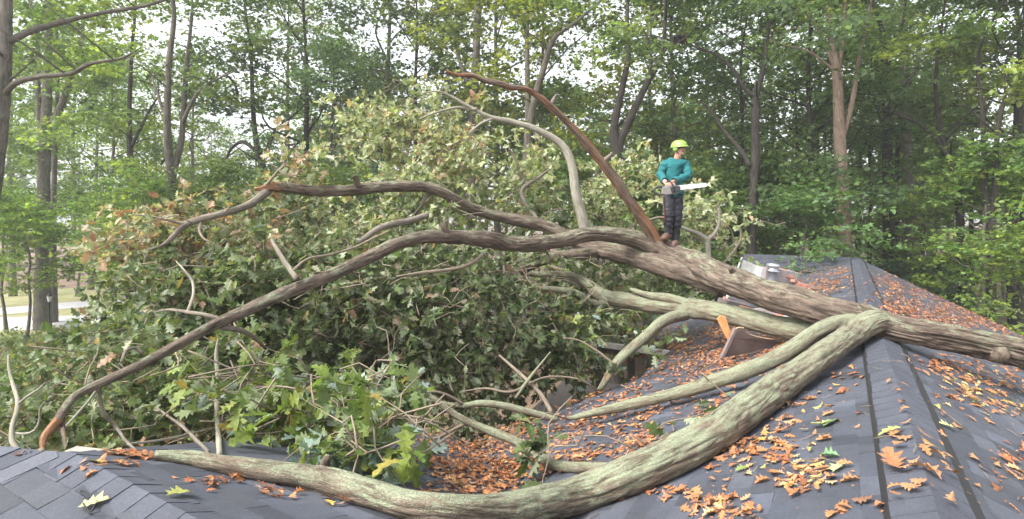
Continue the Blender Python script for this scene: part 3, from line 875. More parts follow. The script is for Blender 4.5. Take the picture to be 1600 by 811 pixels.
# smaller branches: (material, path)
BR = [
 (M_PALE, [(745, 171, 10.2, 3), (715, 168, 10.2, 2.4), (680, 176, 10.1, 1.6), (655, 186, 10, 1)]),
 (M_PALE, [(770, 185, 10.3, 2.4), (750, 194, 10.2, 2), (733, 208, 10.1, 1.2)]),
 (M_OAKL, [(1072, 490, 8.7, 10), (1039, 500, 8.5, 9), (1010, 525, 8.3, 8.5), (987, 544, 8.2, 8), (964, 566, 8.1, 7.5), (945, 597, 8.0, 6), (935, 610, 8.0, 3)]),
 (M_OAKL, [(950, 474, 9.6, 7), (924, 474, 9.5, 6.5), (900, 459, 9.4, 6), (872, 453, 9.3, 5), (837, 451, 9.2, 4), (803, 458, 9.1, 2.5), (780, 468, 9.0, 1)]),
 (M_OAKL, [(1078, 476, 8.7, 9), (1045, 466, 8.9, 8), (1015, 462, 9.1, 6), (985, 452, 9.3, 3)]),
 (M_OAK, [(940, 392, 10.0, 8), (909, 397, 9.9, 9), (852, 405, 9.8, 9), (815, 422, 9.7, 8), (790, 440, 9.6, 6), (770, 465, 9.5, 4)]),
 (M_SMOOTH, [(418, 300, 8.7, 6), (410, 305, 8.5, 6.5), (389, 320, 8.3, 6), (354, 332, 8.1, 5.5), (315, 342, 7.9, 5.5), (287, 352, 7.8, 5), (270, 370, 7.7, 3.5), (252, 384, 7.6, 2.5), (228, 391, 7.5, 1.5)]),
 (M_TWIG, [(290, 350, 7.8, 3), (262, 344, 7.7, 2), (235, 338, 7.6, 1.4), (205, 335, 7.5, 1)]),
 (M_TWIG, [(314, 344, 7.9, 2.4), (312, 362, 7.8, 2), (320, 374, 7.7, 1.4), (335, 380, 7.7, 1)]),
 (M_SMOOTH, [(464, 436, 5.55, 4.5), (445, 409, 5.7, 4), (432, 388, 5.8, 3.5), (424, 374, 5.9, 2.5)]),
 (M_TWIG, [(459, 422, 5.6, 2.2), (480, 405, 5.8, 2), (515, 398, 6.1, 2), (550, 388, 6.4, 2), (580, 374, 6.7, 1.8), (609, 360, 7, 1.2)]),
 (M_SMOOTH, [(668, 336, 9.2, 5), (640, 345, 9.0, 6), (613, 350, 8.8, 5.5), (590, 358, 8.6, 5), (567, 374, 8.4, 4), (545, 388, 8.2, 2.5)]),
 (M_TWIG, [(757, 395, 7.8, 3), (735, 412, 7.7, 3.2), (704, 421, 7.6, 3), (660, 426, 7.4, 2.4), (620, 432, 7.2, 1.4)]),
 (M_OAKL, [(968, 731, 4.6, 8), (917, 731, 4.75, 8.5), (867, 727, 4.95, 8.5), (841, 710, 5.1, 8), (807, 690, 5.25, 7.5), (767, 674, 5.35, 7), (727, 657, 5.4, 6), (700, 640, 5.45, 5.2), (673, 620, 5.5, 4), (650, 607, 5.5, 3), (620, 603, 5.5, 1.5)]),
 (M_TWIG, [(726, 662, 5.4, 3.5), (700, 676, 5.5, 3), (678, 685, 5.6, 2.5), (655, 676, 5.7, 1.5)]),
 (M_OAKL, [(870, 655, 6.5, 6), (827, 644, 6.5, 6), (787, 634, 6.5, 5.5), (750, 630, 6.5, 5), (720, 634, 6.5, 4), (683, 628, 6.5, 3), (640, 620, 6.5, 2), (600, 622, 6.5, 1)]),
 (M_TWIG, [(724, 632, 6.5, 3), (700, 618, 6.4, 2.5), (676, 612, 6.3, 2), (640, 618, 6.2, 1)]),
 (M_TWIG, [(862, 645, 7.0, 4), (848, 620, 7.1, 3.5), (830, 600, 7.2, 3), (805, 577, 7.4, 2.5), (780, 555, 7.6, 1.6)]),
 (M_OAKL, [(805, 622, 7.0, 3), (822, 598, 7.1, 3), (840, 575, 7.2, 2), (860, 550, 7.3, 1)]),
 (M_TWIG, [(720, 612, 7.0, 1), (760, 607, 7.0, 2), (800, 612, 7.0, 2.2), (850, 590, 7.3, 1.5), (900, 592, 7.5, 1.5), (935, 610, 7.8, 1)]),
 (M_TWIG, [(960, 570, 8.0, 2.5), (935, 550, 8.0, 2), (905, 532, 8.0, 1.4), (880, 528, 8.0, 1)]),
 (M_TWIG, [(0, 700, 3.7, 3), (20, 705, 3.65, 3.5), (45, 708, 3.58, 4), (66, 704, 3.53, 4)]),
 (M_PALE, [(32, 707, 3.62, 4), (20, 692, 3.66, 4), (19, 668, 3.72, 3.5), (28, 632, 3.8, 3.2), (20, 600, 3.9, 2.5), (14, 575, 3.95, 2), (13, 555, 4, 1.2)]),
 (M_PALE, [(28, 632, 3.8, 2.2), (42, 620, 3.8, 2), (60, 608, 3.8, 1.4), (70, 598, 3.8, 0.8)]),
 (M_PALE, [(20, 676, 3.72, 2.6), (38, 678, 3.7, 2), (55, 672, 3.7, 2), (62, 655, 3.7, 1.6), (62, 638, 3.7, 1), (70, 628, 3.7, .6)]),
 (M_SMOOTH, [(155, 602, 3.95, 3.6), (156, 625, 3.95, 3.2), (165, 650, 3.95, 3), (182, 668, 4.0, 2.8), (195, 687, 4.05, 2.4), (212, 703, 4.1, 1.6)]),
 (M_PALE, [(158, 600, 3.95, 2.5), (140, 625, 3.9, 2.2), (118, 650, 3.85, 2.2), (102, 667, 3.75, 2)]),
 (M_RED, [(97, 650, 3.66, 4), (98, 668, 3.64, 3.5), (101, 688, 3.62, 2.4), (103, 700, 3.6, 1)]),
 (M_PALE, [(200, 694, 4.3, 1.6), (255, 687, 4.4, 1.8), (295, 678, 4.5, 1.4), (335, 668, 4.6, 1)]),
 (M_SMOOTH, [(326, 706, 4.5, 3), (305, 686, 4.6, 2.6), (285, 666, 4.7, 2.4), (262, 650, 4.8, 1.8), (240, 633, 4.9, 1)]),
 (M_TWIG, [(250, 642, 4.85, 1.4), (230, 642, 4.9, 1.2), (205, 655, 4.9, .8)]),
 (M_PALE, [(343, 710, 5.0, 4.2), (341, 670, 5.0, 4), (339, 630, 5.0, 3.8), (340, 590, 5.05, 3.4), (338, 555, 5.1, 3), (341, 530, 5.1, 2)]),
 (M_PALE, [(343, 672, 5.0, 3), (352, 662, 5.0, 2.6), (361, 655, 5.0, 1.4)]),
 (M_PALE, [(385, 690, 5.2, 3), (384, 660, 5.2, 3), (383, 630, 5.2, 2.6), (386, 605, 5.2, 1.6)]),
 (M_PALE, [(1108, 420, 9.6, 5), (1106, 385, 9.6, 4), (1104, 374, 9.6, 4), (1090, 365, 9.6, 3.4), (1072, 358, 9.6, 2.8), (1058, 352, 9.6, 2)]),
 (M_PALE, [(1104, 376, 9.6, 3.5), (1118, 362, 9.6, 3), (1124, 345, 9.6, 2.2), (1122, 325, 9.6, 1.4)]),
 (M_SMOOTH, [(1130, 412, 9.8, 1.6), (1145, 395, 9.8, 2), (1158, 372, 9.8, 1.8), (1155, 355, 9.8, 1.2)]),
 (M_TWIG, [(1010, 345, 9.6, 2.2), (1030, 340, 9.7, 2), (1050, 342, 9.7, 1.4)]),
 (M_SMOOTH, [(190, 566, 4.1, 2.6), (197, 548, 4.2, 2.4), (212, 544, 4.3, 2.8), (222, 552, 4.3, 3)]),
 (M_SMOOTH, [(345, 498, 4.9, 3.2), (320, 492, 4.9, 3), (295, 488, 5.0, 2.6), (265, 484, 5.1, 1.8), (240, 488, 5.2, 1)]),
 (M_SMOOTH, [(346, 512, 4.9, 4.5), (375, 516, 5.1, 4), (398, 528, 5.3, 3), (415, 545, 5.5, 2)]),
 (M_PALE, [(292, 490, 5.0, 2.6), (302, 462, 5.1, 2.4), (300, 438, 5.2, 2), (286, 420, 5.2, 1.4), (275, 408, 5.3, .8)]),
 (M_TWIG, [(415, 290, 8.6, 2), (432, 270, 8.6, 2), (444, 255, 8.6, 1.6), (440, 240, 8.6, 1)]),
 (M_SMOOTH, [(680, 300, 9.9, 3), (665, 308, 9.8, 3), (655, 325, 9.7, 2), (640, 342, 9.6, 1)]),
 (M_SMOOTH, [(822, 285, 11, 3.5), (812, 270, 11, 3), (806, 250, 11, 2), (795, 230, 11, 1.2)]),
 (M_SMOOTH, [(840, 345, 10.6, 4), (815, 300, 10.8, 3.5), (845, 275, 11, 2.6), (862, 262, 11, 1.4)]),
]
# short snapped stubs and knots on the big limbs
for nm, mt, path in [("stub", M_OAK, [(1150, 440, 8.0, 8), (1146, 428, 7.95, 6), (1141, 419, 7.9, 4.5)]), ("stub", M_OAK, [(700, 368, 7.45, 7), (694, 356, 7.4, 5), (690, 348, 7.4, 3.5)]),
                     ("stub", M_OAKG, [(505, 742, 3.75, 13), (508, 724, 3.68, 8), (512, 713, 3.65, 5)]),
                     ("stub", M_OAK, [(560, 292, 9.1, 6), (556, 281, 9.05, 4), (553, 274, 9.0, 3)]), ("stub", M_SMOOTH, [(860, 165, 8.8, 4), (866, 154, 8.8, 2.6), (870, 147, 8.8, 1.6)]), ("stub", M_SMOOTH, [(940, 254, 9.05, 5), (950, 246, 9.0, 3), (957, 238, 9.0, 1.6)])]:
    limb(nm, path, mt, 24, 0.015, 0.2, 0.15)
rb = random.Random(5)
for mat, path in BR:
    limb("branch", rest_on(path), mat, 14 if path[0][3] > 3 else 8, 0.05, 0.06, 0.1)
# thin wandering twigs throughout the crown

# leaves --------------------------------------------------------------
def oak_leaf_template(curl=0.18, fold=0.22, seed=0):
    r = random.Random(seed)
    half = [(0.0, 0.0), (0.05, 0.10), (0.20, 0.20), (0.10, 0.30), (0.34, 0.46), (0.12, 0.50), (0.30, 0.72), (0.09, 0.70), (0.12, 0.90)]
    half = [(x * r.uniform(0.85, 1.15), y + r.uniform(-.015, .015)) for x, y in half]
    right = half[1:]
    left = [(-x * r.uniform(0.85, 1.15), y + r.uniform(-.02, .02)) for x, y in half[1:]][::-1]
    out = [(0, -0.02)] + right + [(0, 1.0)] + left
    mid = [(0, 0.26), (0, 0.52), (0, 0.78)]
    P = [(x, y) for x, y in out] + mid
    n = len(out)
    Fx = []
    nr = len(right)
    iR = list(range(1, nr + 1)); tip = nr + 1; iL = list(range(n - 1, tip, -1))
    m0, m1, m2 = n, n + 1, n + 2
    for side, idx in ((0, iR), (1, iL)):
        ch = [0] + idx + [tip]
        # assign each boundary edge to a midrib vertex
        ms = [m0, m0, m0, m1, m1, m2, m2, m2, m2]
        prev = None
        for k in range(len(ch) - 1):
            m = ms[min(k, len(ms) - 1)]
            f = [m, ch[k], ch[k + 1]]
            if prev is not None and prev != m:
                g = [prev, ch[k], m]
                Fx.append(g if side == 0 else g[::-1])
            Fx.append(f if side == 0 else f[::-1])
            prev = m
    V = np.array([(x, y, fold * abs(x) - curl * (y - 0.3) ** 2 + r.uniform(-.015, .015)) for x, y in P])
    return V, np.array(Fx)
TPL = [oak_leaf_template(c, f, s) for c, f, s in ((0.15, 0.25, 1), (0.35, 0.1, 2), (0.05, 0.4, 3), (0.5, 0.2, 4), (0.7, 0.55, 5), (0.2, 0.85, 6), (-0.45, 0.35, 7))]

def place_leaves(tpl, org, axis, nrm, size, width=1.0):
    """leaf blades at org pointing along axis with upper face towards nrm"""
    V, Fx = tpl
    y = axis / (np.linalg.norm(axis, axis=1)[:, None] + 1e-9)
    x = np.cross(y, nrm); x /= np.linalg.norm(x, axis=1)[:, None] + 1e-9
    z = np.cross(x, y)
    s = size[:, None, None]
    W = org[:, None, :] + s * (V[None, :, 0:1] * x[:, None, :] * width + V[None, :, 1:2] * y[:, None, :] + V[None, :, 2:3] * z[:, None, :])
    n, m = len(org), len(V)
    FF = (Fx[None] + (np.arange(n) * m)[:, None, None]).reshape(-1, 3)
    return W.reshape(-1, 3), FF

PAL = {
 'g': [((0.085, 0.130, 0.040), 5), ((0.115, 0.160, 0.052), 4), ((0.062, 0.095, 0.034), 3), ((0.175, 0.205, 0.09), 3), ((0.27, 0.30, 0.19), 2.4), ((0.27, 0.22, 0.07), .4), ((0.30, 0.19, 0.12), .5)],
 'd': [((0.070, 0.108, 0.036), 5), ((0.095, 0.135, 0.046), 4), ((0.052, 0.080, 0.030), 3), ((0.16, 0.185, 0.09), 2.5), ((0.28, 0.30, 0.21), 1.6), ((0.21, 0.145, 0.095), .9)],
 'p': [((0.32, 0.36, 0.19), 4), ((0.44, 0.46, 0.29), 4), ((0.23, 0.28, 0.11), 3), ((0.50, 0.51, 0.37), 2.4), ((0.15, 0.20, 0.07), 2.5), ((0.42, 0.31, 0.19), 1.1)],  # pale leaf undersides, lightened further to carry backlight and sky reflection
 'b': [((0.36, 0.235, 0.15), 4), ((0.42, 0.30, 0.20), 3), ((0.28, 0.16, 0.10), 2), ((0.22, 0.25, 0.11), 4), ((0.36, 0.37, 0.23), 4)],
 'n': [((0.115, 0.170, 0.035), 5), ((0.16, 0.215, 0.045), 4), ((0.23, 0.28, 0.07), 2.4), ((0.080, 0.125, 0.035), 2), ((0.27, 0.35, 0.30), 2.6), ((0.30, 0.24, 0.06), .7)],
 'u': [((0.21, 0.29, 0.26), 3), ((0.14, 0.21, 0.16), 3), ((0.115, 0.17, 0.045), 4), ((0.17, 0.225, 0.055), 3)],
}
def pick_cols(pal, n):
    cs = np.array([c for c, w in PAL[pal]]); ws = np.array([w for c, w in PAL[pal]]); ws = ws / ws.sum()
    c = cs[RNG.choice(len(cs), n, p=ws)]
    return c * RNG.uniform(0.8, 1.22, (n, 1)) * RNG.uniform(0.94, 1.06, (n, 3))

# crown volumes: px, py, depth, rx px, ry px, rd m, sprays, palette
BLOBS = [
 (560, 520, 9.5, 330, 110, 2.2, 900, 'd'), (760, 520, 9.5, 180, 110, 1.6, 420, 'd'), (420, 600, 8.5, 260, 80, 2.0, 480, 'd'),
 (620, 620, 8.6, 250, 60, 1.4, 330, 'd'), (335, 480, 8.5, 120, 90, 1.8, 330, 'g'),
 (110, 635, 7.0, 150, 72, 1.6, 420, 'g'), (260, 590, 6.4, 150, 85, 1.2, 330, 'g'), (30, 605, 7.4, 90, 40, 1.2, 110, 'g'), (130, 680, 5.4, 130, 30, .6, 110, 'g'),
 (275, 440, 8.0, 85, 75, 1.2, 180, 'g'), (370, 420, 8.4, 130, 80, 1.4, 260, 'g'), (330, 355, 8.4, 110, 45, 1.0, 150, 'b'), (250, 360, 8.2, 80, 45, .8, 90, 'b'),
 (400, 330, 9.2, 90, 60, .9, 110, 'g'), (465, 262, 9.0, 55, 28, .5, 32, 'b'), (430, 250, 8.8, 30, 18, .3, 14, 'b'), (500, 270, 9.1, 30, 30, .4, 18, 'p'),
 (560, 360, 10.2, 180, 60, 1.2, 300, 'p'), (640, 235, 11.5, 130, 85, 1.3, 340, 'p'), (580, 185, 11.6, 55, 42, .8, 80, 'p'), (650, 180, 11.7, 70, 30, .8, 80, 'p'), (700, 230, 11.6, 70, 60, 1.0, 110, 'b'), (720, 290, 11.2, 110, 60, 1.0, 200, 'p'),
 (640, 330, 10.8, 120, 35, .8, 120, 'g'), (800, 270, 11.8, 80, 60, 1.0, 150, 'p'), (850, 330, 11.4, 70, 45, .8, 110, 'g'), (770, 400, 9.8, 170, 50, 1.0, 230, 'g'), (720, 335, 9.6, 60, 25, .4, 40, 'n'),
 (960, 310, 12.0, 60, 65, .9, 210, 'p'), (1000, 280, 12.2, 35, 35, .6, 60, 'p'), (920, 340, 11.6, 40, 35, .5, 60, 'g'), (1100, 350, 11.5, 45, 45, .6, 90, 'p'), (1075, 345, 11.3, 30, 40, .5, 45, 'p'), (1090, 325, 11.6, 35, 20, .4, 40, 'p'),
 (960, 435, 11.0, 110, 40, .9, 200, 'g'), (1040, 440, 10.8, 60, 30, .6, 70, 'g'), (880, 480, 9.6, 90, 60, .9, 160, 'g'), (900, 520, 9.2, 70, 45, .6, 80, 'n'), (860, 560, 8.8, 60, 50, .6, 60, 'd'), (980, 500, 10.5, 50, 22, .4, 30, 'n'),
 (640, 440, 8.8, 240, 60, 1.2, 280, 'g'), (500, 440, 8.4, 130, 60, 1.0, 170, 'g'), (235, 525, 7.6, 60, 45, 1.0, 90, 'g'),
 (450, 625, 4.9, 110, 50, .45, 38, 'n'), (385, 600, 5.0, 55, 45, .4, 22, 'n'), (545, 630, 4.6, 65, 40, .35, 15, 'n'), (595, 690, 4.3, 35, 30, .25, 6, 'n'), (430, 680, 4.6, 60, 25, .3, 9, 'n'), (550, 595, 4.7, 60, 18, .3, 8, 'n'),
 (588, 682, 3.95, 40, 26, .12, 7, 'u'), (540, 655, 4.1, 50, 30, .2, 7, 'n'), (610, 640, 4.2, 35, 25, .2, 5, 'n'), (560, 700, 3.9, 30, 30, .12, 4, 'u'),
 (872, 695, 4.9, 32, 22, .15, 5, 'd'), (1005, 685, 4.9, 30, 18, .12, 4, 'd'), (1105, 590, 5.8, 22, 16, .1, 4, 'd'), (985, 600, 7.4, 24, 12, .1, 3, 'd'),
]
leaf_org, leaf_ax, leaf_nr, leaf_sz, leaf_col, leaf_px = [], [], [], [], [], []
twig_parts = []
rl = np.random.default_rng(21)
for (bx, by, bd, rx, ry, rd, ns, pal) in BLOBS:
    near = bd < 5.2
    subs = rl.uniform(-1, 1, (400, 3)); subs = subs[(subs ** 2).sum(1) < 1][:max(2, int(ns * (0.5 if near else 0.085)))]
    for s in range(max(3, int(ns * (1.0 if near else 0.56 if by < 380 else 0.72)))):
        while True:
            q = rl.uniform(-1, 1, 3)
            if (q ** 2).sum() < 1: break
        if rl.random() < 0.85: q = subs[rl.integers(0, len(subs))]
        c = PX(bx + q[0] * rx, by + q[1] * ry, bd + q[2] * rd) + rl.normal(0, 0.11 if near else 0.24, 3) * np.array([1, 1, .75])
        az = rl.uniform(0, 2 * np.pi)
        dirv = np.array([math.cos(az), math.sin(az), rl.normal(-0.1 if near else 0.05, 0.45)])
        dirv /= np.linalg.norm(dirv)
        L = rl.uniform(0.22, 0.5)
        nl = int(rl.integers(9, 16)) if not near else int(rl.integers(8, 13))
        sz0 = rl.uniform(0.09, 0.165) if not near else rl.uniform(0.12, 0.20)
        bend = rl.normal(0, 0.12, 3) + np.array([0, 0, -0.08])
        tt = np.sort(np.clip(rl.beta(2.2, 1.0, nl), 0, 1))
        pos = c + dirv * (tt[:, None] * L) + bend * (tt[:, None] ** 2)
        side = rl.normal(0, 1, (nl, 3))
        ax_ = dirv * rl.uniform(0.2, 1.0, (nl, 1)) + side * 0.75 + np.array([0, 0, -0.22])
        nr = rl.normal(0, 0.75, (nl, 3)) + np.array([0, 0, 0.9])
        if rl.random() < (0.18 if pal in 'gdn' else 0.3): nr = -nr        # sprays hang upside down in a fallen crown
        leaf_org.append(pos); leaf_ax.append(ax_); leaf_nr.append(nr)
        leaf_sz.append(sz0 * rl.uniform(0.55, 1.25, nl))
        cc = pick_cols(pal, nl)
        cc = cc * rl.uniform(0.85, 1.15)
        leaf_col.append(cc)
        if s % 3 == 0 or near:
            pts = np.array([c - dirv * L * 0.9 + rl.normal(0, .10, 3), c - dirv * L * 0.4 + rl.normal(0, .05, 3), c, c + dirv * L * 0.5 + bend * 0.25, c + dirv * L + bend])
            twig_parts.append(tube(pts, [0.008, 0.0065, 0.0055, 0.004, 0.002], 4, 0.2))
leaf_org = np.vstack(leaf_org); leaf_ax = np.vstack(leaf_ax); leaf_nr = np.vstack(leaf_nr); leaf_sz = np.concatenate(leaf_sz); leaf_col = np.vstack(leaf_col)
# keep leaves off the roof planes and out of the wall volume
ok = leaf_org[:, 2] > np.maximum(roof_height(leaf_org[:, 0], leaf_org[:, 1]) + 0.04, 0.05)
# the big limbs lie bare: no leaves across the near side of their wood
lpx = CX + leaf_org[:, 0] / leaf_org[:, 1] * F; lpy = HY + (CZ - leaf_org[:, 2]) / leaf_org[:, 1] * F
for pth, keep in ((L1, 0.06), (L2, 0.22), (L3, 0.12), (LR, 0.05), (LW, 0.10), (LB, 0.05), (L4, .2)):
    for (ax0, ay0, ad0, ar0), (ax1, ay1, ad1, ar1) in zip(pth[:-1], pth[1:]):
        ex, ey = ax1 - ax0, ay1 - ay0
        t_ = np.clip(((lpx - ax0) * ex + (lpy - ay0) * ey) / (ex * ex + ey * ey), 0, 1)
        dd_ = np.hypot(lpx - ax0 - t_ * ex, lpy - ay0 - t_ * ey)
        hit = (dd_ < 12 + ar0 + (ar1 - ar0) * t_) & (leaf_org[:, 1] < ad0 + (ad1 - ad0) * t_ + 0.15) & (rl.random(len(lpx)) > keep)
        ok &= ~hit
leaf_org, leaf_ax, leaf_nr, leaf_sz, leaf_col = [a_[ok] for a_ in (leaf_org, leaf_ax, leaf_nr, leaf_sz, leaf_col)]
print("crown leaves", len(leaf_org))
dist = np.linalg.norm(leaf_org - np.array([0, 0, CZ]), axis=1)
order = np.argsort(dist / leaf_sz)
near_i, rest_i = order[:300], order[300:]
for k, T_ in enumerate(TPL):
    pass
tid = rl.integers(0, 4, len(leaf_org))
VV, FF, CCl, off = [], [], [], 0
for k, T_ in enumerate(TPL):
    idx = rest_i[tid[rest_i] == k]
    v, f = place_leaves(T_, leaf_org[idx], leaf_ax[idx], leaf_nr[idx], leaf_sz[idx], 1.15)
    VV.append(v); FF.append(f + off); off += len(v)
    CCl.append(np.repeat(leaf_col[idx], len(T_[0]), axis=0))
link("foliage", mesh_np("foliage", np.vstack(VV), [np.vstack(FF)], False, np.vstack(CCl)), M_LEAF, oak, kind="stuff")
link("twigs", tube_mesh("twigs", twig_parts), M_TWIG, oak, kind="stuff")
TPL_ME = []
for k, T_ in enumerate(TPL):
    me = mesh_np("leaf", T_[0] * np.array([1.15, 1, 1]), [T_[1]]); TPL_ME.append(me)
def leaf_object(name, k, org, ax_, nr, size, color, mat, parent=None):
    me = TPL_ME[k].copy() if False else TPL_ME[k]
    o = bpy.data.objects.new(name, me); COL.objects.link(o)
    y = Vector(ax_).normalized(); x = y.cross(Vector(nr)).normalized(); z = x.cross(y)
    M = Matrix(((x[0], y[0], z[0], org[0]), (x[1], y[1], z[1], org[1]), (x[2], y[2], z[2], org[2]), (0, 0, 0, 1))) @ Matrix.Scale(size, 4)
    if parent is not None:
        o.parent = parent
        M = Matrix.Translation(-parent.location) @ M
    o.matrix_basis = M
    if len(o.material_slots) == 0: me.materials.append(mat)
    o.material_slots[0].link = 'OBJECT'; o.material_slots[0].material = mat
    o.color = (float(color[0]), float(color[1]), float(color[2]), 1)
    return o
for me in TPL_ME: me.materials.append(M_LEAFO)
for i in near_i:
    leaf_object("leaf", int(tid[i]), leaf_org[i], leaf_ax[i], leaf_nr[i], float(leaf_sz[i]), leaf_col[i], M_LEAFO, oak)

# ------------------------------------------------------------------ leaves lying on the roof
def roof_surface(px, py):
    """first roof point on the line of sight through a photograph pixel, or None"""
    d = np.arange(1.6, 22, 0.03)
    x = (px - CX) / F * d; y = d; z = CZ - (py - HY) / F * d
    p = np.stack([x, y], -1)
    s = (p - R0) @ Lp; r = (p - R0) @ U
    h = roof_height(x, y)
    # far wing and right-hand rake
    farw = (r > 0) & (s > 0) & (s < 3.43) & (r < 21.5)
    zf_ = RZ + TL * ((p - PK) @ U)
    h = np.where((s > 0) & (s < 3.43) & (r < 21.5), np.maximum(h, zf_), h)
    rake = 21.48 + s * (21.48 - 14.7) / 5.2
    h = np.where((s < 0) & (r > rake), -9, h)
    k = np.argmax(z <= h)
    if not (z[k] <= h[k]) or h[k] < 0: return None
    e = 0.03
    def hh(a, b): return float(roof_height(np.array([a]), np.array([b]))[0])
    X, Y = x[k], y[k]
    side = 'R' if s[k] < 0 else ('W' if abs(h[k] - (RZ - TW * ((p[k] - W0) @ WU))) < 1e-6 or abs(h[k] - (RZ + TN * ((p[k] - W0) @ WU))) < 1e-6 else ('F' if abs(h[k] - zf_[k]) < 1e-9 and zf_[k] > RZ - TL * s[k] else 'L'))
    g = {'R': -Lp * -TRt, 'L': -Lp * TL, 'W': -WU * TW if ((p[k] - W0) @ WU) > 0 else WU * TN, 'F': U * TL}[side]
    if side == 'R': g = Lp * TRt
    n = np.array([-g[0], -g[1], 1.0]); n /= np.linalg.norm(n)
    hz = h[k]
    on_cap = abs(s[k]) < 0.16 and r[k] > 1.9
    if on_cap: hz = RZ + 0.045 - abs(s[k]) * 0.35
    return np.array([X, Y, hz]), n, side, on_cap, float(r[k]), float(abs(s[k]))

# litter patches: px, py, rx, ry, count, colour
LIT = [
 (770, 735, 95, 38, 560, 'o'), (735, 700, 60, 30, 260, 'o'), (820, 690, 90, 35, 260, 'o'), (690, 745, 60, 35, 120, 'o'), (880, 660, 80, 35, 200, 'o'),
 (1000, 620, 90, 35, 240, 'o'), (960, 665, 80, 35, 110, 'o'), (1090, 560, 80, 35, 500, 'o'), (1060, 535, 60, 25, 320, 'o'), (1180, 548, 70, 22, 260, 'o'), (1120, 520, 60, 22, 220, 'o'), (1150, 580, 60, 20, 130, 'o'),
 (1000, 690, 70, 25, 90, 'o'), (1110, 630, 60, 30, 90, 'o'), (1230, 535, 40, 20, 60, 'o'), (920, 700, 50, 30, 60, 'o'),
 (1285, 438, 55, 16, 330, 'o'), (1265, 455, 40, 12, 120, 'o'), (1320, 425, 25, 8, 60, 'o'), (1150, 470, 40, 16, 70, 'o'),
 (1450, 465, 75, 28, 600, 'r'), (1530, 500, 80, 22, 520, 'r'), (1400, 440, 45, 18, 200, 'r'), (1580, 515, 60, 14, 220, 'r'), (1480, 490, 70, 18, 240, 'r'), (1390, 470, 30, 22, 80, 'r'),
 (1560, 590, 70, 28, 170, 'o'), (1480, 570, 60, 25, 80, 'o'), (1580, 640, 60, 40, 60, 'y'), (1520, 655, 50, 40, 40, 'y'), (1570, 710, 45, 35, 30, 'o'), (1580, 750, 40, 30, 12, 'o'), (1500, 610, 60, 25, 40, 'y'),
 (1215, 745, 50, 45, 75, 'o'), (1225, 715, 40, 30, 45, 'o'), (1190, 780, 50, 30, 45, 'o'), (1090, 795, 45, 16, 26, 'o'), (1320, 600, 26, 22, 14, 'o'), (1255, 640, 50, 30, 26, 'o'), (1330, 800, 40, 14, 10, 'o'), (1300, 640, 60, 60, 16, 'y'), (1270, 690, 60, 60, 20, 'y'), (1130, 750, 60, 40, 14, 'o'), (1050, 760, 40, 30, 8, 'o'),
 (1450, 760, 40, 40, 4, 'o'), (1430, 700, 60, 80, 6, 'y'), (1360, 600, 20, 60, 5, 'o'),
 (140, 712, 70, 10, 26, 'o'), (340, 758, 60, 18, 14, 'o'), (400, 778, 50, 14, 12, 'o'), (250, 745, 100, 25, 8, 'o'), (470, 775, 50, 14, 6, 'o'), (180, 730, 60, 12, 10, 'y'), (30, 712, 40, 8, 8, 'o'), (560, 720, 50, 35, 16, 'y'), (620, 700, 50, 40, 14, 'o'),
]
LPAL = {'o': [((0.25, 0.105, 0.045), 5), ((0.31, 0.15, 0.07), 4), ((0.18, 0.078, 0.042), 4), ((0.34, 0.215, 0.125), 2.4), ((0.115, 0.058, 0.038), 3), ((0.32, 0.22, 0.06), .5)],
        'r': [((0.23, 0.098, 0.055), 5), ((0.28, 0.14, 0.08), 4), ((0.17, 0.074, 0.048), 4), ((0.31, 0.19, 0.12), 2.2), ((0.29, 0.21, 0.07), .6)],
        'y': [((0.33, 0.23, 0.07), 2.4), ((0.27, 0.13, 0.06), 5), ((0.24, 0.26, 0.09), 1.0), ((0.11, 0.16, 0.06), .8), ((0.36, 0.28, 0.16), 1.8)]}
lit = []
rk = np.random.default_rng(77)
for (bx, by, rx, ry, cnt, pal) in LIT:
    cs = np.array([c for c, w in LPAL[pal]]); ws = np.array([w for c, w in LPAL[pal]]); ws /= ws.sum()
    # small drifts inside each patch
    drifts = rk.normal(0, 0.55, (max(2, cnt // 12), 2))
    cnt = int(cnt * (2.6 if pal == 'r' else 1.8 if by < 560 else 1.35))
    for i in range(cnt):
        d_ = drifts[rk.integers(0, len(drifts))]
        sp_ = 1.35 if by > 580 and bx > 1000 else 1.0
        qx = bx + (d_[0] + rk.normal(0, 0.24)) * rx * sp_; qy = by + (d_[1] + rk.normal(0, 0.24)) * ry * sp_
        h_ = roof_surface(qx, qy)
        if h_ is None: continue
        if (h_[3] and rk.random() < 0.8) or (h_[5] < 0.4 and rk.random() < 0.45): continue
        lit.append((h_, cs[rk.choice(len(cs), p=ws)] * np.array([1.4, 1.25, 1.08]) * rk.uniform(0.8, 1.3)))
for i in range(420):      # stray leaves and crumbs over the whole roof
    h_ = roof_surface(rk.uniform(560, 1600), rk.uniform(430, 811))
    if h_: lit.append((h_, np.array([0.36, 0.17, 0.07]) * rk.uniform(0.6, 1.3)))
recs = []
for (p, n, side, cap, r_, s_), c in lit:
    t = rk.normal(0, 1, 3); t -= n * np.dot(t, n); t /= np.linalg.norm(t)
    nn = n + rk.normal(0, 0.13, 3)
    if rk.random() < 0.4: nn = -nn
    size = rk.uniform(0.045, 0.105) * (0.3 if rk.random() < 0.25 else 1.0)
    recs.append((p + n * rk.uniform(0.012, 0.026) - t * size * 0.5, t, nn, size, c, side, cap, r_, s_))
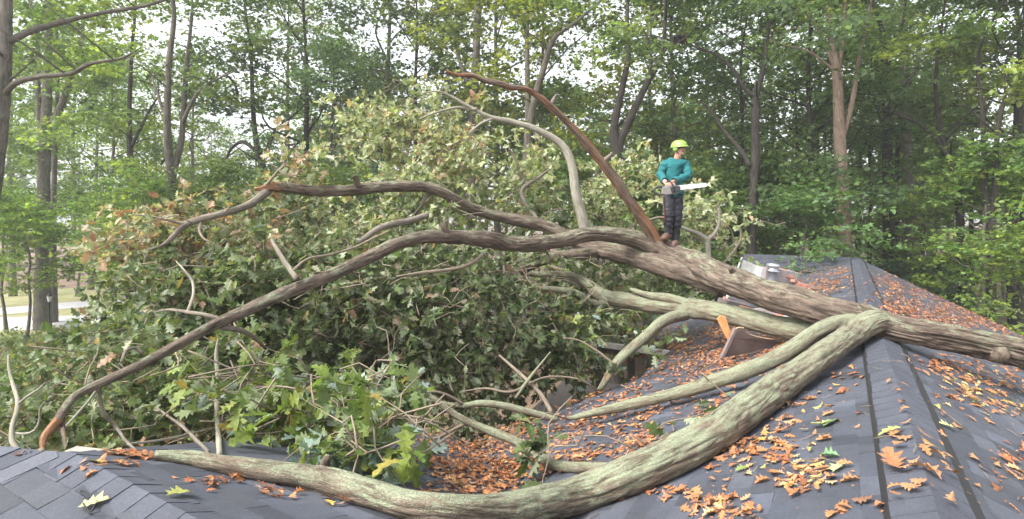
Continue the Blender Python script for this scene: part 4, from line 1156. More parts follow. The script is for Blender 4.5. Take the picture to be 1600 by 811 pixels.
# hand-placed big leaves near the eye
for (px_, py_, sz_, ang, c) in [(1398, 742, 0.20, 1.2, (0.32, 0.14, 0.065)), (1392, 690, 0.15, 2.8, (0.36, 0.40, 0.12)), (1450, 712, 0.14, 0.5, (0.38, 0.24, 0.10)), (1446, 752, 0.15, 2.0, (0.36, 0.18, 0.10)),
                                (278, 780, 0.16, 1.3, (0.36, 0.38, 0.11)), (148, 797, 0.13, 0.3, (0.38, 0.36, 0.18)), (1300, 664, 0.16, 0.4, (0.17, 0.27, 0.10)), (1285, 668, 0.15, 3.4, (0.42, 0.45, 0.18)), (1297, 717, 0.13, 2.2, (0.14, 0.25, 0.12)), (1310, 740, 0.12, 0.7, (0.38, 0.46, 0.2)), (1478, 671, 0.12, 3.1, (0.48, 0.52, 0.2))]:
    h_ = roof_surface(px_, py_)
    if h_ is None: continue
    p, n, side, cap, r_, s_ = h_
    t = np.array([math.cos(ang), math.sin(ang), 0.0]); t -= n * np.dot(t, n); t /= np.linalg.norm(t)
    recs.append((p + n * 0.022 - t * sz_ * 0.5, t, n + rk.normal(0, 0.08, 3), sz_, np.array(c), side, cap, r_, s_))
def lit_size(rec):
    v = rec[0] - np.array([0, 0, CZ]); return rec[3] / np.linalg.norm(v)
recs.sort(key=lit_size, reverse=True)
def lcolor(c):
    if c[1] > c[0] * 0.92: return "green"
    if c[1] > c[0] * 0.60: return "yellow"
    if c[0] > 0.33: return "light orange"
    if c[0] > 0.26: return "orange"
    if c[0] > 0.17: return "rust-brown"
    return "dark brown"
ANCH = [(66, 708, "under the split end of the long limb"), (150, 706, "by the pale plank at the roof edge"), (148, 797, "by the thin black wire loop"), (30, 740, "on the hip at the front corner"), (278, 780, "alone on the front wing"), (245, 712, "at the tip of the thick limb"),
        (340, 740, "just below the thick limb's thin end"), (400, 778, "at the bottom of the front wing"), (520, 700, "under the hanging green leaves"), (600, 700, "at the wing's far eave corner"), (700, 745, "in the valley drift, wing side"), (770, 735, "in the middle of the valley drift"),
        (850, 740, "in the valley drift, against the thick limb"), (870, 690, "around the green sprig on the thin branch"), (960, 690, "between the thin branch and slim mossy limb"), (1000, 640, "below the slim mossy limb's tip"), (1100, 640, "between the slim mossy and thick limbs"), (1040, 790, "below the thick limb at the bottom edge"),
        (1130, 745, "just right of the thick limb"), (1215, 700, "at the top of the near orange patch"), (1215, 750, "in the middle of the near orange patch"), (1190, 795, "at the bottom of the near orange patch"), (1300, 670, "by the green leaves beside the ridge"), (1320, 600, "near the ridge below the fork"), (1330, 780, "beside the ridge cap's dark seam, low down"),
        (1395, 740, "on the cap's dark seam by the big leaf"), (1440, 720, "on the ridge cap itself"), (1400, 640, "on the ridge cap below the trunk"), (1480, 680, "just past the ridge cap, halfway up"), (1500, 600, "past the ridge cap, close under the trunk"), (1570, 600, "under the trunk near the knot"), (1560, 660, "halfway down the slope past the ridge"),
        (1570, 720, "in the patch past the ridge, low down"), (1590, 780, "in the bottom corner past the ridge"), (1540, 760, "alone past the ridge near the bottom")]
for i, (p, t, nn, size, c, side, cap, r_, s_) in enumerate(recs[:300]):
    o = leaf_object("fallen_leaf", int(rk.integers(0, 7)), p, t, nn, size, c, M_DRYO)
    qx, qy = to_px(p)
    an = min(ANCH, key=lambda a_: (a_[0] - qx) ** 2 + (a_[1] - qy) ** 2)[2]
    big = "large" if size > 0.125 else ("small" if size < 0.085 else "mid-sized")
    tx, ty = to_px(p + t * size)
    tip = ("up" if ty < qy else "down") if abs(ty - qy) > abs(tx - qx) else ("left" if tx < qx else "right")
    props(o, f"{big} {lcolor(c)} fallen leaf, tip {tip}, {an}", "leaf", "fallen leaves scattered on the roof")
R_ = recs[300:]
org = np.array([r[0] for r in R_]); ax_ = np.array([r[1] for r in R_]); nr = np.array([r[2] for r in R_]); sz = np.array([r[3] for r in R_]); cc = np.array([r[4] for r in R_])
tid2 = rk.integers(0, 7, len(R_))
VV, FF, CCl, off = [], [], [], 0
for k, T_ in enumerate(TPL):
    idx = np.where(tid2 == k)[0]
    v, f = place_leaves(T_, org[idx], ax_[idx], nr[idx], sz[idx], 1.0)
    VV.append(v); FF.append(f + off); off += len(v); CCl.append(np.repeat(cc[idx], len(T_[0]), axis=0))
link("leaf_litter", mesh_np("leaf_litter", np.vstack(VV), [np.vstack(FF)], False, np.vstack(CCl)), M_DRY, None,
     label="drifts of orange-brown fallen oak leaves covering the roof", cat="leaves", kind="stuff")

tw_ = []
for i in range(150):
    if i < 60: h_ = roof_surface(rk.normal(790, 90), rk.normal(715, 30))
    else: h_ = roof_surface(rk.uniform(560, 1600), rk.uniform(440, 811))
    if h_ is None: continue
    p, n = h_[0], h_[1]
    t = rk.normal(0, 1, 3); t -= n * np.dot(t, n); t /= np.linalg.norm(t); b_ = np.cross(n, t)
    L_ = rk.uniform(0.04, 0.22)
    tw_.append(tube([p + n * .012, p + n * .02 + t * L_ * .5 + b_ * L_ * rk.uniform(-.15, .15), p + n * .014 + t * L_], [.003, .0025, .0012], 4, .1))
link("roof_debris", tube_mesh("roof_debris", tw_), M_TWIG, None, label="small broken twigs strewn over the shingles", cat="debris", kind="stuff")

# ------------------------------------------------------------------ broken boards, wire
M_PLY = simple("weathered_plywood", (0.17, 0.13, 0.12), 0.8, 0.2, 5, bump=0.3)
M_RAW = simple("raw_split_wood", (0.40, 0.165, 0.055), 0.75, 0.2, 14, bump=0.4)
M_RAWP = simple("raw_ply_edge", (0.42, 0.28, 0.16), 0.75, 0.2, 14)
def sheet(name, pts, thick_vec, mat, parent, mat2=None):
    m = len(pts)
    V = [tuple(p) for p in pts] + [tuple(p + thick_vec) for p in pts]
    Fv = [list(range(m)), list(range(2 * m - 1, m - 1, -1))] + [[i, m + i, m + (i + 1) % m, (i + 1) % m] for i in range(m)]
    me = bpy.data.meshes.new(name); me.from_pydata(V, [], Fv); me.update()
    o = link(name, me, mat, parent)
    if mat2:
        me.materials.append(mat2)
        for k, p in enumerate(me.polygons): p.material_index = 0 if k < 2 else 1
    return o
bb = empty("broken_board", PX(1150, 556, 7.4), label="dark broken sheathing board propped against the lower green limb", cat="board")
b_pts = [PX(1128, 559, 7.25), PX(1136, 545, 7.25), PX(1145, 528, 7.27), PX(1151, 513, 7.28), PX(1157, 512, 7.3), PX(1163, 513, 7.32), PX(1166, 519, 7.34), PX(1172, 523, 7.37), PX(1182, 526, 7.42), PX(1196, 529, 7.48), PX(1209, 531, 7.54), PX(1219, 534, 7.6), PX(1210, 541, 7.6), PX(1190, 547, 7.5), PX(1165, 553, 7.4)]
sheet("panel", b_pts, np.array([0.004, 0.028, 0.006]), M_PLY, bb, M_RAWP)
beam("edge_strip", PX(1127, 560, 7.22), PX(1149, 514, 7.25), 0.05, 0.035, M_PLY, bb)
sp = empty("splintered_lumber", PX(1135, 530, 7.5), label="bright orange freshly split wood sticking up beside the broken board", cat="lumber")
s_pts = [PX(1121, 500, 7.45), PX(1126, 495, 7.45), PX(1134, 496, 7.45), PX(1138, 508, 7.42), PX(1143, 520, 7.4), PX(1139, 534, 7.36), PX(1134, 528, 7.36), PX(1127, 513, 7.42)]
sheet("splinter", s_pts, np.array([0.01, 0.06, 0.01]), M_RAW, sp)
bl = empty("loose_plank", PX(150, 706, 3.9), label="short pale weathered plank at the roof edge behind the hip", cat="plank")
beam("plank", PX(110, 703, 3.95), PX(190, 712, 3.85), 0.09, 0.02, simple("grey_plank", (0.36, 0.31, 0.26), 0.85, 0.2), bl)
w_pts = []
for (px_, py_) in [(160, 811), (140, 806), (133, 800), (143, 806), (153, 800), (155, 793), (148, 785), (138, 778), (129, 774), (127, 777), (135, 785), (146, 793), (155, 797)]:
    h_ = roof_surface(px_, py_)
    w_pts.append(h_[0] + h_[1] * (0.015 + 0.02 * rk.random()))
link("wire_loop", tube_mesh("wire_loop", [tube(w_pts, [0.0028] * len(w_pts), 6, 0.01)]), simple("black_wire", (0.012, 0.012, 0.014), 0.5), None,
     label="thin black wire loop lying on the front roof corner by a pale leaf", cat="wire")

# ------------------------------------------------------------------ standing trees
def ragged_leaf(seed):
    """small spray-like leaf: seven-pointed, slightly cupped"""
    r = random.Random(seed)
    ang = [(-90 + k * 360 / 10) for k in range(10)]
    V = [(0, 0.45, 0.0)]
    for k, a in enumerate(ang):
        rr = (0.56 if k % 2 else 0.26) * r.uniform(0.8, 1.2)
        V.append((math.cos(math.radians(a)) * rr * 0.9, 0.45 + math.sin(math.radians(a)) * rr, -0.22 * rr + r.uniform(-.03, .03)))
    return np.array(V), np.array([(0, k + 1, (k + 1) % 10 + 1) for k in range(10)])
def plain_leaf():
    V = np.array([(0, 0, 0), (0.32, 0.35, 0.06), (0.22, 0.75, 0.0), (0, 1.0, -0.08), (-0.22, 0.75, 0.0), (-0.32, 0.35, 0.06)])
    return V, np.array([(0, 1, 2), (0, 2, 3), (0, 3, 4), (0, 4, 5)])
RAG = [ragged_leaf(s) for s in range(3)]
PLN = plain_leaf()

def tree_skeleton(seed, H, r0, base, crad, nl, droop=0.0, lean=0.3, shape=1.0, shoot=True):
    """tapered trunk with limbs; returns tubes and twig-end points with directions"""
    r = np.random.default_rng(seed)
    parts, tips = [], []
    n = 7
    zz = np.linspace(0, H * 0.97, n)
    wob = np.cumsum(r.normal(0, lean * H / 60, (n, 2)), axis=0); wob[0] = 0
    tp = np.c_[wob, zz]
    tr = r0 * (1 - zz / H) ** 0.8 + 0.015
    tr[0] *= 1.25
    parts.append(tube(tp, tr, 10, 0.5, 0.08, 0.05, 14, 1.5, seed))
    def at(h):
        return np.array([np.interp(h, zz, tp[:, 0]), np.interp(h, zz, tp[:, 1]), h]), np.interp(h, zz, tr)
    for k in range(nl):
        f = (k + r.uniform(0.1, 0.9)) / nl
        h = H * (base + (0.96 - base) * f)
        p, rad = at(h)
        az = k * 2.4 + r.uniform(-.5, .5)
        prof = math.sin(math.pi * min(1, 0.18 + 0.80 * f)) ** 0.7 * shape
        L = crad * max(0.3, prof) * r.uniform(0.75, 1.2)
        el = 0.15 + 0.75 * f + r.uniform(-.15, .2)
        d = np.array([math.cos(az) * math.cos(el), math.sin(az) * math.cos(el), math.sin(el)])
        q1 = p + d * L * 0.4 + r.normal(0, .06 * L, 3)
        q2 = p + d * L * 0.75 + np.array([0, 0, (0.08 - droop) * L]) + r.normal(0, .06 * L, 3)
        q3 = p + d * L + np.array([0, 0, (0.05 - 2 * droop) * L]) + r.normal(0, .05 * L, 3)
        lr = min(rad * 0.55, 0.035 + L * 0.012)
        parts.append(tube([p, q1, q2, q3], [lr, lr * .7, lr * .45, 0.008], 6, 0.6, 0, 0.08, off=k))
        tips += [(q3, d), (q2, d)]
        for j in range(5):
            t = r.uniform(0.25, 0.95)
            b = q1 * (1 - t) + q2 * t if t > 0.3 else p * 0.5 + q1 * 0.5
            b = q1 + (q3 - q1) * t
            az2 = az + r.choice([-1, 1]) * r.uniform(0.5, 1.3)
            d2 = np.array([math.cos(az2), math.sin(az2), r.uniform(-0.2 - droop, 0.45)]); d2 /= np.linalg.norm(d2)
            L2 = L * r.uniform(0.25, 0.5)
            e1 = b + d2 * L2 * .5 + r.normal(0, .05 * L2, 3); e2 = b + d2 * L2
            parts.append(tube([b, e1, e2], [lr * .4, lr * .28, 0.006], 4, 0.8))
            tips += [(e2, d2), (e1, d2)]
    tips.append((tp[-1], np.array([0, 0, 1.0])))
    return parts, tips

def crown_leaves(seed, tips, per, size, flat=0.35, spread=0.7, cols=None):
    r = np.random.default_rng(seed)
    org, ax_, nr, sz, cl = [], [], [], [], []
    for p, d in tips:
        # several small flat sprays round each twig end
        for s in range(int(r.integers(2, 5))):
            c = p + r.normal(0, 1, 3) * np.array([spread, spread, spread * 0.55])
            n = int(per * r.uniform(0.6, 1.3))
            rr = r.uniform(0.25, 0.6) * spread
            pos = c + r.normal(0, 1, (n, 3)) * np.array([rr, rr, rr * flat])
            pos[:, 2] -= 0.12 * ((pos[:, :2] - c[:2]) ** 2).sum(1)
            org.append(pos)
            ax_.append(r.normal(0, 1, (n, 3)) * np.array([1, 1, 0.35]) + np.array([0, 0, -0.25]) + d * 0.4)
            nr.append(r.normal(0, 0.55, (n, 3)) + np.array([0, 0, 1.0]))
            sz.append(size * r.uniform(0.6, 1.3, n) * r.uniform(0.8, 1.25))
            base = np.array(cols[r.integers(0, len(cols))]) * r.uniform(0.7, 1.35)
            cl.append(base * r.uniform(0.8, 1.25, (n, 1)))
    return np.vstack(org), np.vstack(ax_), np.vstack(nr), np.concatenate(sz), np.vstack(cl)

def crown_mesh(name, arr, tpls, width=1.0, rs=0):
    org, ax_, nr, sz, cl = arr
    tid = np.random.default_rng(rs).integers(0, len(tpls), len(org))
    VV, FF, CCl, off = [], [], [], 0
    for k, T_ in enumerate(tpls):
        i = np.where(tid == k)[0]
        v, f = place_leaves(T_, org[i], ax_[i], nr[i], sz[i], width)
        VV.append(v); FF.append(f + off); off += len(v); CCl.append(np.repeat(cl[i], len(T_[0]), axis=0))
    return mesh_np(name, np.vstack(VV), [np.vstack(FF)], False, np.vstack(CCl))

GREENS = [(0.080, 0.125, 0.042), (0.100, 0.145, 0.050), (0.066, 0.105, 0.038), (0.125, 0.165, 0.055), (0.088, 0.122, 0.055)]
YELLOWG = [(0.135, 0.165, 0.045), (0.165, 0.185, 0.05), (0.115, 0.145, 0.045)]
BLUEG = [(0.075, 0.110, 0.056), (0.09, 0.13, 0.07), (0.062, 0.095, 0.050)]
GREENS, YELLOWG, BLUEG = [[tuple(v * 1.2 for v in c) for c in g] for g in (GREENS, YELLOWG, BLUEG)]
PROTO = []      # (trunk mesh, crown mesh, raw crown arrays, H)
spec = [(1, 21, 0.24, 0.34, 4.6, 15, GREENS, 0.0), (2, 24, 0.27, 0.40, 4.8, 16, GREENS, 0.02), (3, 19, 0.20, 0.28, 4.2, 15, YELLOWG, 0.0), (4, 22, 0.22, 0.30, 4.4, 16, BLUEG, 0.06), (5, 17, 0.15, 0.22, 3.6, 14, GREENS, 0.05), (6, 20, 0.20, 0.36, 4.6, 14, YELLOWG + GREENS, 0.0)]
for (sd_, H, r0, base, crad, nl, cols, dr) in spec:
    parts, tips = tree_skeleton(sd_, H, r0, base, crad, nl, dr)
    arr = crown_leaves(sd_ + 50, tips, 13, 0.235, cols=cols)
    PROTO.append((tube_mesh("trunk", parts), crown_mesh("crown", arr, [RAG[sd_ % 3], PLN], 1.0, sd_), arr, H))
# understory saplings and shrubs: foliage to the ground
UND = []
for (sd_, H, r0, base, crad, nl, cols, dr, per, sz) in [(31, 6.5, 0.06, 0.12, 2.6, 13, GREENS, 0.05, 13, 0.17), (32, 8.5, 0.08, 0.15, 2.9, 15, YELLOWG + GREENS, 0.08, 13, 0.18), (33, 4.0, 0.05, 0.06, 1.9, 12, BLUEG, 0.0, 15, 0.15), (34, 2.2, 0.03, 0.03, 1.3, 10, GREENS, 0.0, 12, 0.13), (35, 8.5, 0.09, 0.42, 2.8, 13, YELLOWG + GREENS, 0.05, 11, 0.18)]:
    parts, tips = tree_skeleton(sd_, H, r0, base, crad, nl, dr, 0.8)
    arr = crown_leaves(sd_ + 50, tips, per, sz, flat=0.22, spread=0.5, cols=cols)
    UND.append((tube_mesh("trunk", parts), crown_mesh("crown", arr, [RAG[0], PLN], 1.0, sd_), arr, H))
print("proto leaves", [len(p[2][0]) for p in PROTO], [len(p[2][0]) for p in UND])

rt = random.Random(11)
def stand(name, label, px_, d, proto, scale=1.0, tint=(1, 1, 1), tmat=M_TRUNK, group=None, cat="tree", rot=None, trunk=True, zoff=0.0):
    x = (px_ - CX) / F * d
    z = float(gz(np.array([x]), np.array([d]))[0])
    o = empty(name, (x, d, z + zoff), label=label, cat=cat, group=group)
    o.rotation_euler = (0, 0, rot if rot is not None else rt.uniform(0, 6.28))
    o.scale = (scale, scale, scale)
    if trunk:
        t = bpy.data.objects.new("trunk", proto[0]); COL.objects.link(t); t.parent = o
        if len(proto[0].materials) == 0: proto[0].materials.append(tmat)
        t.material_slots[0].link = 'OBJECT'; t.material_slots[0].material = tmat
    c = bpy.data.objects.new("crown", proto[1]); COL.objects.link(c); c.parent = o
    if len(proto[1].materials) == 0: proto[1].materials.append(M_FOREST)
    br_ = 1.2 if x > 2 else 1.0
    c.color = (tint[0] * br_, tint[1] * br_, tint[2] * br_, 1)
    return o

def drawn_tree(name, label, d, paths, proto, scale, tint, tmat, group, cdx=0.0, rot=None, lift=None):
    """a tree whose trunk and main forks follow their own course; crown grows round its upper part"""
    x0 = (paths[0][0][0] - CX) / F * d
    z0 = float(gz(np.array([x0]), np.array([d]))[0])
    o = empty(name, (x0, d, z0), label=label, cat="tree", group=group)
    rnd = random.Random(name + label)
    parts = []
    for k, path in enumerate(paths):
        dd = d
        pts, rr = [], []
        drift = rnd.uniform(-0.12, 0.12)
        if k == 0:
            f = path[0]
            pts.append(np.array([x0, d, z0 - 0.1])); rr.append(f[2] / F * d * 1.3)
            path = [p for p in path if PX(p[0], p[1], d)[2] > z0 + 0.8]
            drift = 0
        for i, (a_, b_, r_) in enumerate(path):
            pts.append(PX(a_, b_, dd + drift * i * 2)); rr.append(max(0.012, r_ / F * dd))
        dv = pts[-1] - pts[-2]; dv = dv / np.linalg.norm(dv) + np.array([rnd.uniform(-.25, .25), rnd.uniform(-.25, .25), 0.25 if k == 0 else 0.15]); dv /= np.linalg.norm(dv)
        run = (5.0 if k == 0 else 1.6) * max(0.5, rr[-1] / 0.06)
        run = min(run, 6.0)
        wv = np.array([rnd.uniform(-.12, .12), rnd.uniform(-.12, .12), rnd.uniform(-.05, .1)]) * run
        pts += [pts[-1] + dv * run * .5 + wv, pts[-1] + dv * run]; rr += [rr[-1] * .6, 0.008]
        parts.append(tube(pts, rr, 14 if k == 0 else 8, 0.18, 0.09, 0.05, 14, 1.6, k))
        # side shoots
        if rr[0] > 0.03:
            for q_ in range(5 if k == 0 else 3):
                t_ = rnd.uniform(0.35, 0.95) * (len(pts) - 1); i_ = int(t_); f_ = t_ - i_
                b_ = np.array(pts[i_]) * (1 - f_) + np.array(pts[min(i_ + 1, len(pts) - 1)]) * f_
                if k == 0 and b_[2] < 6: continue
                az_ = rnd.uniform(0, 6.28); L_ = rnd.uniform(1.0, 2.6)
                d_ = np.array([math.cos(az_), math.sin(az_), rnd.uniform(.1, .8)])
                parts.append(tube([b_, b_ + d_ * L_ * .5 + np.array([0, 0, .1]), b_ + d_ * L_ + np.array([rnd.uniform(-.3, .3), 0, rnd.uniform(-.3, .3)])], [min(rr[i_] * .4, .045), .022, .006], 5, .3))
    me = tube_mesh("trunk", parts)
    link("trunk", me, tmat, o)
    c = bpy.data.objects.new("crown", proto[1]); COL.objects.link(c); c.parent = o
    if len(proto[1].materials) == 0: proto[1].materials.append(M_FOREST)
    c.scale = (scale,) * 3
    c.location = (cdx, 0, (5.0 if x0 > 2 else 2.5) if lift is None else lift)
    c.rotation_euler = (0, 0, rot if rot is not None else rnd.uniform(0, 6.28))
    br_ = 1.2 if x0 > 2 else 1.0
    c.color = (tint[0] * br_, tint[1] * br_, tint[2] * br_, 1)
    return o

G_T = "standing woodland trees behind the house"
D = drawn_tree
D("oak_tree", "tall pale trunk cut by the picture's edge above the road, bare limbs reaching inward", 16, [[(-78, 700, 13), (-38, 420, 12), (-12, 300, 11), (0, 200, 10.5), (6, 120, 10), (9, 20, 9), (13, -150, 7)], [(12, 66, 6), (40, 52, 5.5), (70, 42, 5), (110, 31, 4), (160, 20, 3.5), (230, 8, 3), (300, -15, 2)], [(4, 152, 5), (25, 130, 4.5), (60, 120, 4), (110, 115, 3.5), (140, 100, 3), (185, 92, 2)]], PROTO[0], 0.95, (1.05, 1.1, 0.9), M_TRUNK, G_T, cdx=-1.0)
D("oak_tree", "thick grey trunk beside the lamp post, forking high up", 31, [[(66, 515, 10), (67, 400, 9.5), (68, 300, 9), (71, 215, 8), (75, 100, 6), (78, -30, 5)], [(70, 225, 7), (90, 180, 5.5), (108, 130, 4.5), (128, 60, 3)], [(68, 240, 5), (60, 160, 4), (58, 60, 3)], [(69, 330, 3), (100, 322, 2.5), (140, 335, 1.5)]], PROTO[0], 1.0, (1.1, 1.15, 1.0), M_TRUNK, G_T)
D("slender_tree", "thin straight trunk just past the lamp post", 33, [[(84, 505, 5), (83, 400, 4.6), (84, 300, 4), (88, 180, 3), (90, 60, 2)]], PROTO[4], 0.95, (1.1, 1.2, 0.9), M_TRUNK, G_T)
D("dark_tree", "dark twisted trunk with a kinked side limb over the road", 30, [[(205, 500, 6.5), (206, 420, 6.5), (211, 340, 6.5), (212, 290, 5.5), (204, 245, 4.5), (202, 180, 3.5), (206, 80, 2.5)], [(213, 306, 4), (228, 285, 3), (248, 262, 2)], [(205, 230, 3), (222, 195, 2.5), (236, 168, 1.5)]], PROTO[2], 0.85, (1.1, 1.25, 0.9), M_TRUNKD, G_T)
D("twin_tree", "twin-stemmed brown trunk rising above the torn limb stub's leaves", 26, [[(268, 500, 7.5), (267, 325, 7), (266, 276, 6.5), (261, 187, 5.5), (264, 99, 4.5), (270, 0, 3)], [(268, 285, 5.5), (276, 250, 5), (284, 215, 4.6), (290, 123, 3.6), (300, 20, 2.5)], [(262, 190, 3), (252, 165, 2.4), (246, 145, 2)], [(286, 190, 3.2), (300, 160, 2.8), (316, 138, 2.2), (345, 121, 1.5)]], PROTO[5], 0.95, (0.95, 1.0, 0.9), M_TRUNK, G_T)
D("dark_tree", "dark branching trunk directly above the torn limb stub", 28, [[(418, 480, 7.5), (417, 330, 7), (415, 280, 6.5), (403, 235, 5), (396, 180, 3.6), (392, 80, 2.5)], [(405, 240, 3.6), (380, 222, 3), (362, 232, 2.4), (352, 250, 1.6)], [(412, 250, 4), (428, 208, 3.2), (450, 188, 2.2)], [(372, 150, 2.6), (366, 130, 2.2), (352, 115, 1.4)]], PROTO[1], 0.85, (0.9, 0.95, 0.9), M_TRUNKD, G_T)
D("grey_tree", "straight pale trunk behind the tip of the rust-brown limb", 27, [[(733, 480, 9), (735, 380, 8.5), (738, 260, 7.5), (742, 120, 6.5), (748, 0, 5.5), (752, -90, 4.5)], [(740, 150, 3.5), (720, 100, 3), (705, 40, 2)]], PROTO[3], 0.95, (1.05, 1.0, 0.9), M_TRUNK, G_T)
D("forked_tree", "grey trunk behind the pale curling limb, bending away at the top", 23, [[(818, 480, 9.5), (820, 380, 9), (822, 281, 8), (830, 180, 6.5), (849, 108, 5), (866, 60, 4), (905, 30, 2.5)], [(826, 235, 5), (824, 120, 4.2), (822, 0, 3.5)]], PROTO[2], 0.9, (1.15, 1.1, 0.9), M_TRUNK, G_T)
D("dark_tree", "dark double trunk splitting in a narrow V left of the worker's head", 21, [[(962, 480, 10), (962, 340, 9.5), (963, 256, 9), (960, 197, 6.5), (970, 148, 5.5), (981, 89, 4.5), (980, 20, 3)], [(965, 245, 7), (972, 215, 6.5), (988, 178, 6), (1012, 128, 5), (1032, 89, 4), (1040, 30, 2.6)], [(1010, 130, 2.5), (1018, 100, 2.2), (1012, 60, 1.5)], [(1030, 92, 2.4), (1045, 74, 2), (1062, 66, 1.6), (1080, 50, 1)]], PROTO[0], 0.85, (0.95, 0.95, 0.95), M_TRUNKD, G_T)
D("dark_tree", "slim dark trunk with a long arching limb, behind the chainsaw tip", 21, [[(1173, 480, 7.5), (1175, 340, 7), (1180, 247, 6.5), (1181, 153, 6), (1190, 120, 4), (1197, 80, 3), (1200, 10, 2)], [(1181, 152, 4), (1165, 141, 3.5), (1145, 108, 3), (1116, 84, 2.5), (1091, 76, 1.8)], [(1172, 260, 4.5), (1160, 238, 4), (1145, 220, 3.6), (1128, 200, 3)]], PROTO[3], 0.82, (0.9, 0.95, 0.9), M_TRUNKD, G_T)
D("dark_tree", "thin dark stem in the gap just right of the worker", 25, [[(1152, 480, 5), (1153, 340, 4.6), (1156, 271, 4), (1160, 200, 3), (1158, 90, 2)]], PROTO[4], 0.9, (0.9, 0.95, 0.95), M_TRUNKD, G_T)
D("pine_tree", "tall reddish-brown straight trunk standing just behind the roof peak", 22, [[(1320, 560, 13), (1318, 400, 11.5), (1316, 296, 10), (1311, 197, 8.5), (1308, 118, 7), (1297, 49, 4.5), (1292, -40, 3)], [(1309, 120, 4), (1318, 49, 3.2), (1322, -30, 2)], [(1308, 125, 3.5), (1294, 79, 3), (1274, 39, 2.5), (1250, 10, 1.6)], [(1316, 215, 4.5), (1331, 163, 4), (1343, 89, 3.2), (1358, 25, 2.2), (1364, -40, 1.5)], [(1306, 112, 2.6), (1264, 81, 2), (1220, 69, 1.4)]], PROTO[5], 0.85, (0.85, 0.88, 0.85), M_TRUNKB, G_T)
D("dark_tree", "straight dark trunk with a small fork, second past the roof peak", 26, [[(1389, 540, 9), (1388, 400, 8.5), (1387, 247, 7.5), (1386, 197, 6.5), (1384, 120, 5), (1376, 39, 3.5)], [(1386, 205, 3.6), (1374, 178, 3), (1366, 150, 2)], [(1384, 110, 3), (1400, 70, 2.6), (1412, 30, 2)]], PROTO[1], 0.8, (0.9, 0.95, 0.9), M_TRUNKD, G_T)
D("grey_tree", "broad grey-brown trunk past the dark one, beside the laurel", 30, [[(1426, 520, 11), (1424, 400, 10), (1418, 271, 8.5), (1413, 173, 7.5), (1412, 49, 6)], [(1413, 150, 3.5), (1432, 100, 3), (1440, 40, 2)]], PROTO[0], 0.9, (0.95, 1.0, 0.9), M_TRUNK, G_T)
D("slender_tree", "thin dark pole between the dark trunk and the broad grey one", 33, [[(1402, 500, 4.5), (1402, 400, 4.3), (1400, 296, 4), (1406, 180, 3), (1408, 60, 2)]], PROTO[4], 1.0, (0.95, 1.0, 0.9), M_TRUNKD, G_T)
D("arching_tree", "leaning dark tree whose bare limb arches toward the broad grey trunk", 22, [[(1506, 520, 6), (1502, 400, 6), (1496, 290, 5.5), (1481, 242, 5), (1469, 197, 4), (1462, 120, 2.6)], [(1480, 244, 4), (1466, 222, 3.4), (1450, 205, 3), (1432, 190, 2.6), (1412, 184, 1.8)]], PROTO[3], 0.75, (1.0, 1.05, 0.9), M_TRUNKD, G_T)
D("dark_tree", "dark V-forked trunk above the bright saplings at the picture's edge", 20, [[(1549, 520, 7), (1548, 385, 6.5), (1548, 335, 6), (1540, 300, 4.6), (1538, 247, 4), (1535, 173, 3.4), (1530, 80, 2.4)], [(1549, 338, 5), (1554, 310, 4.4), (1556, 247, 4), (1560, 197, 3.4), (1572, 140, 2.4)]], PROTO[2], 0.78, (1.0, 1.05, 0.9), M_TRUNKD, G_T)
# further stems without a course of their own
S = stand
thin = [(1272, 34), (1246, 30), (1343, 38), (1358, 32), (1372, 44), (1441, 36), (1462, 42), (1520, 34), (1585, 27), (1208, 33), (1112, 36), (1290, 46)]
for k, (px_, d_) in enumerate(thin):
    S("slender_tree", "thin dark stem " + ["left of the tall brown trunk, nearer one", "over the far wing's level ridge", "right of the tall brown trunk, first one", "midway between brown trunk and dark forked one", "just left of the straight dark trunk", "right of the broad grey trunk", "below the tip of the arching limb", "left of the V-forked tree", "at the picture's edge over the roof corner", "above the flue cap", "behind the pale leaves beside the worker", "close behind the tall brown trunk"][k], px_, d_, PROTO[4] if k % 2 else PROTO[3], rt.uniform(0.8, 1.0), (rt.uniform(.8, 1), rt.uniform(.85, 1.05), .85), M_TRUNKD, "thin stems in the shaded stand")
for k, (px_, d_, pr, sc, tn) in enumerate([(142, 48, 5, 1.0, (1.2, 1.3, 1)), (178, 40, 4, 1.05, (1.2, 1.3, 1)), (20, 44, 2, 1.05, (1.2, 1.35, 1)), (110, 56, 1, 1.0, (1.2, 1.3, 1.1)), (-60, 38, 0, 1.0, (1.1, 1.2, 1)), (240, 52, 2, 1.0, (1.2, 1.3, 1)), (300, 46, 1, .8, (1, 1.05, .9)), (335, 62, 5, .8, (1.1, 1.2, 1))]):
    S("far_tree", ["pale-trunked tree on the far lawn across the road", "slim trunk on the far lawn in front of the driveway bend", "bright green tree at the picture's edge across the road", "light green tree rising beyond the driveway", "leafy tree whose crown enters from the picture's edge over the road",
      "bright tree beyond the dark twisted trunk", "green crown filling the gap right of the twin-stemmed trunk", "pale distant crown below the bright sky gap"][k], px_, d_, PROTO[pr], sc, tn, M_TRUNK, "trees along the road")
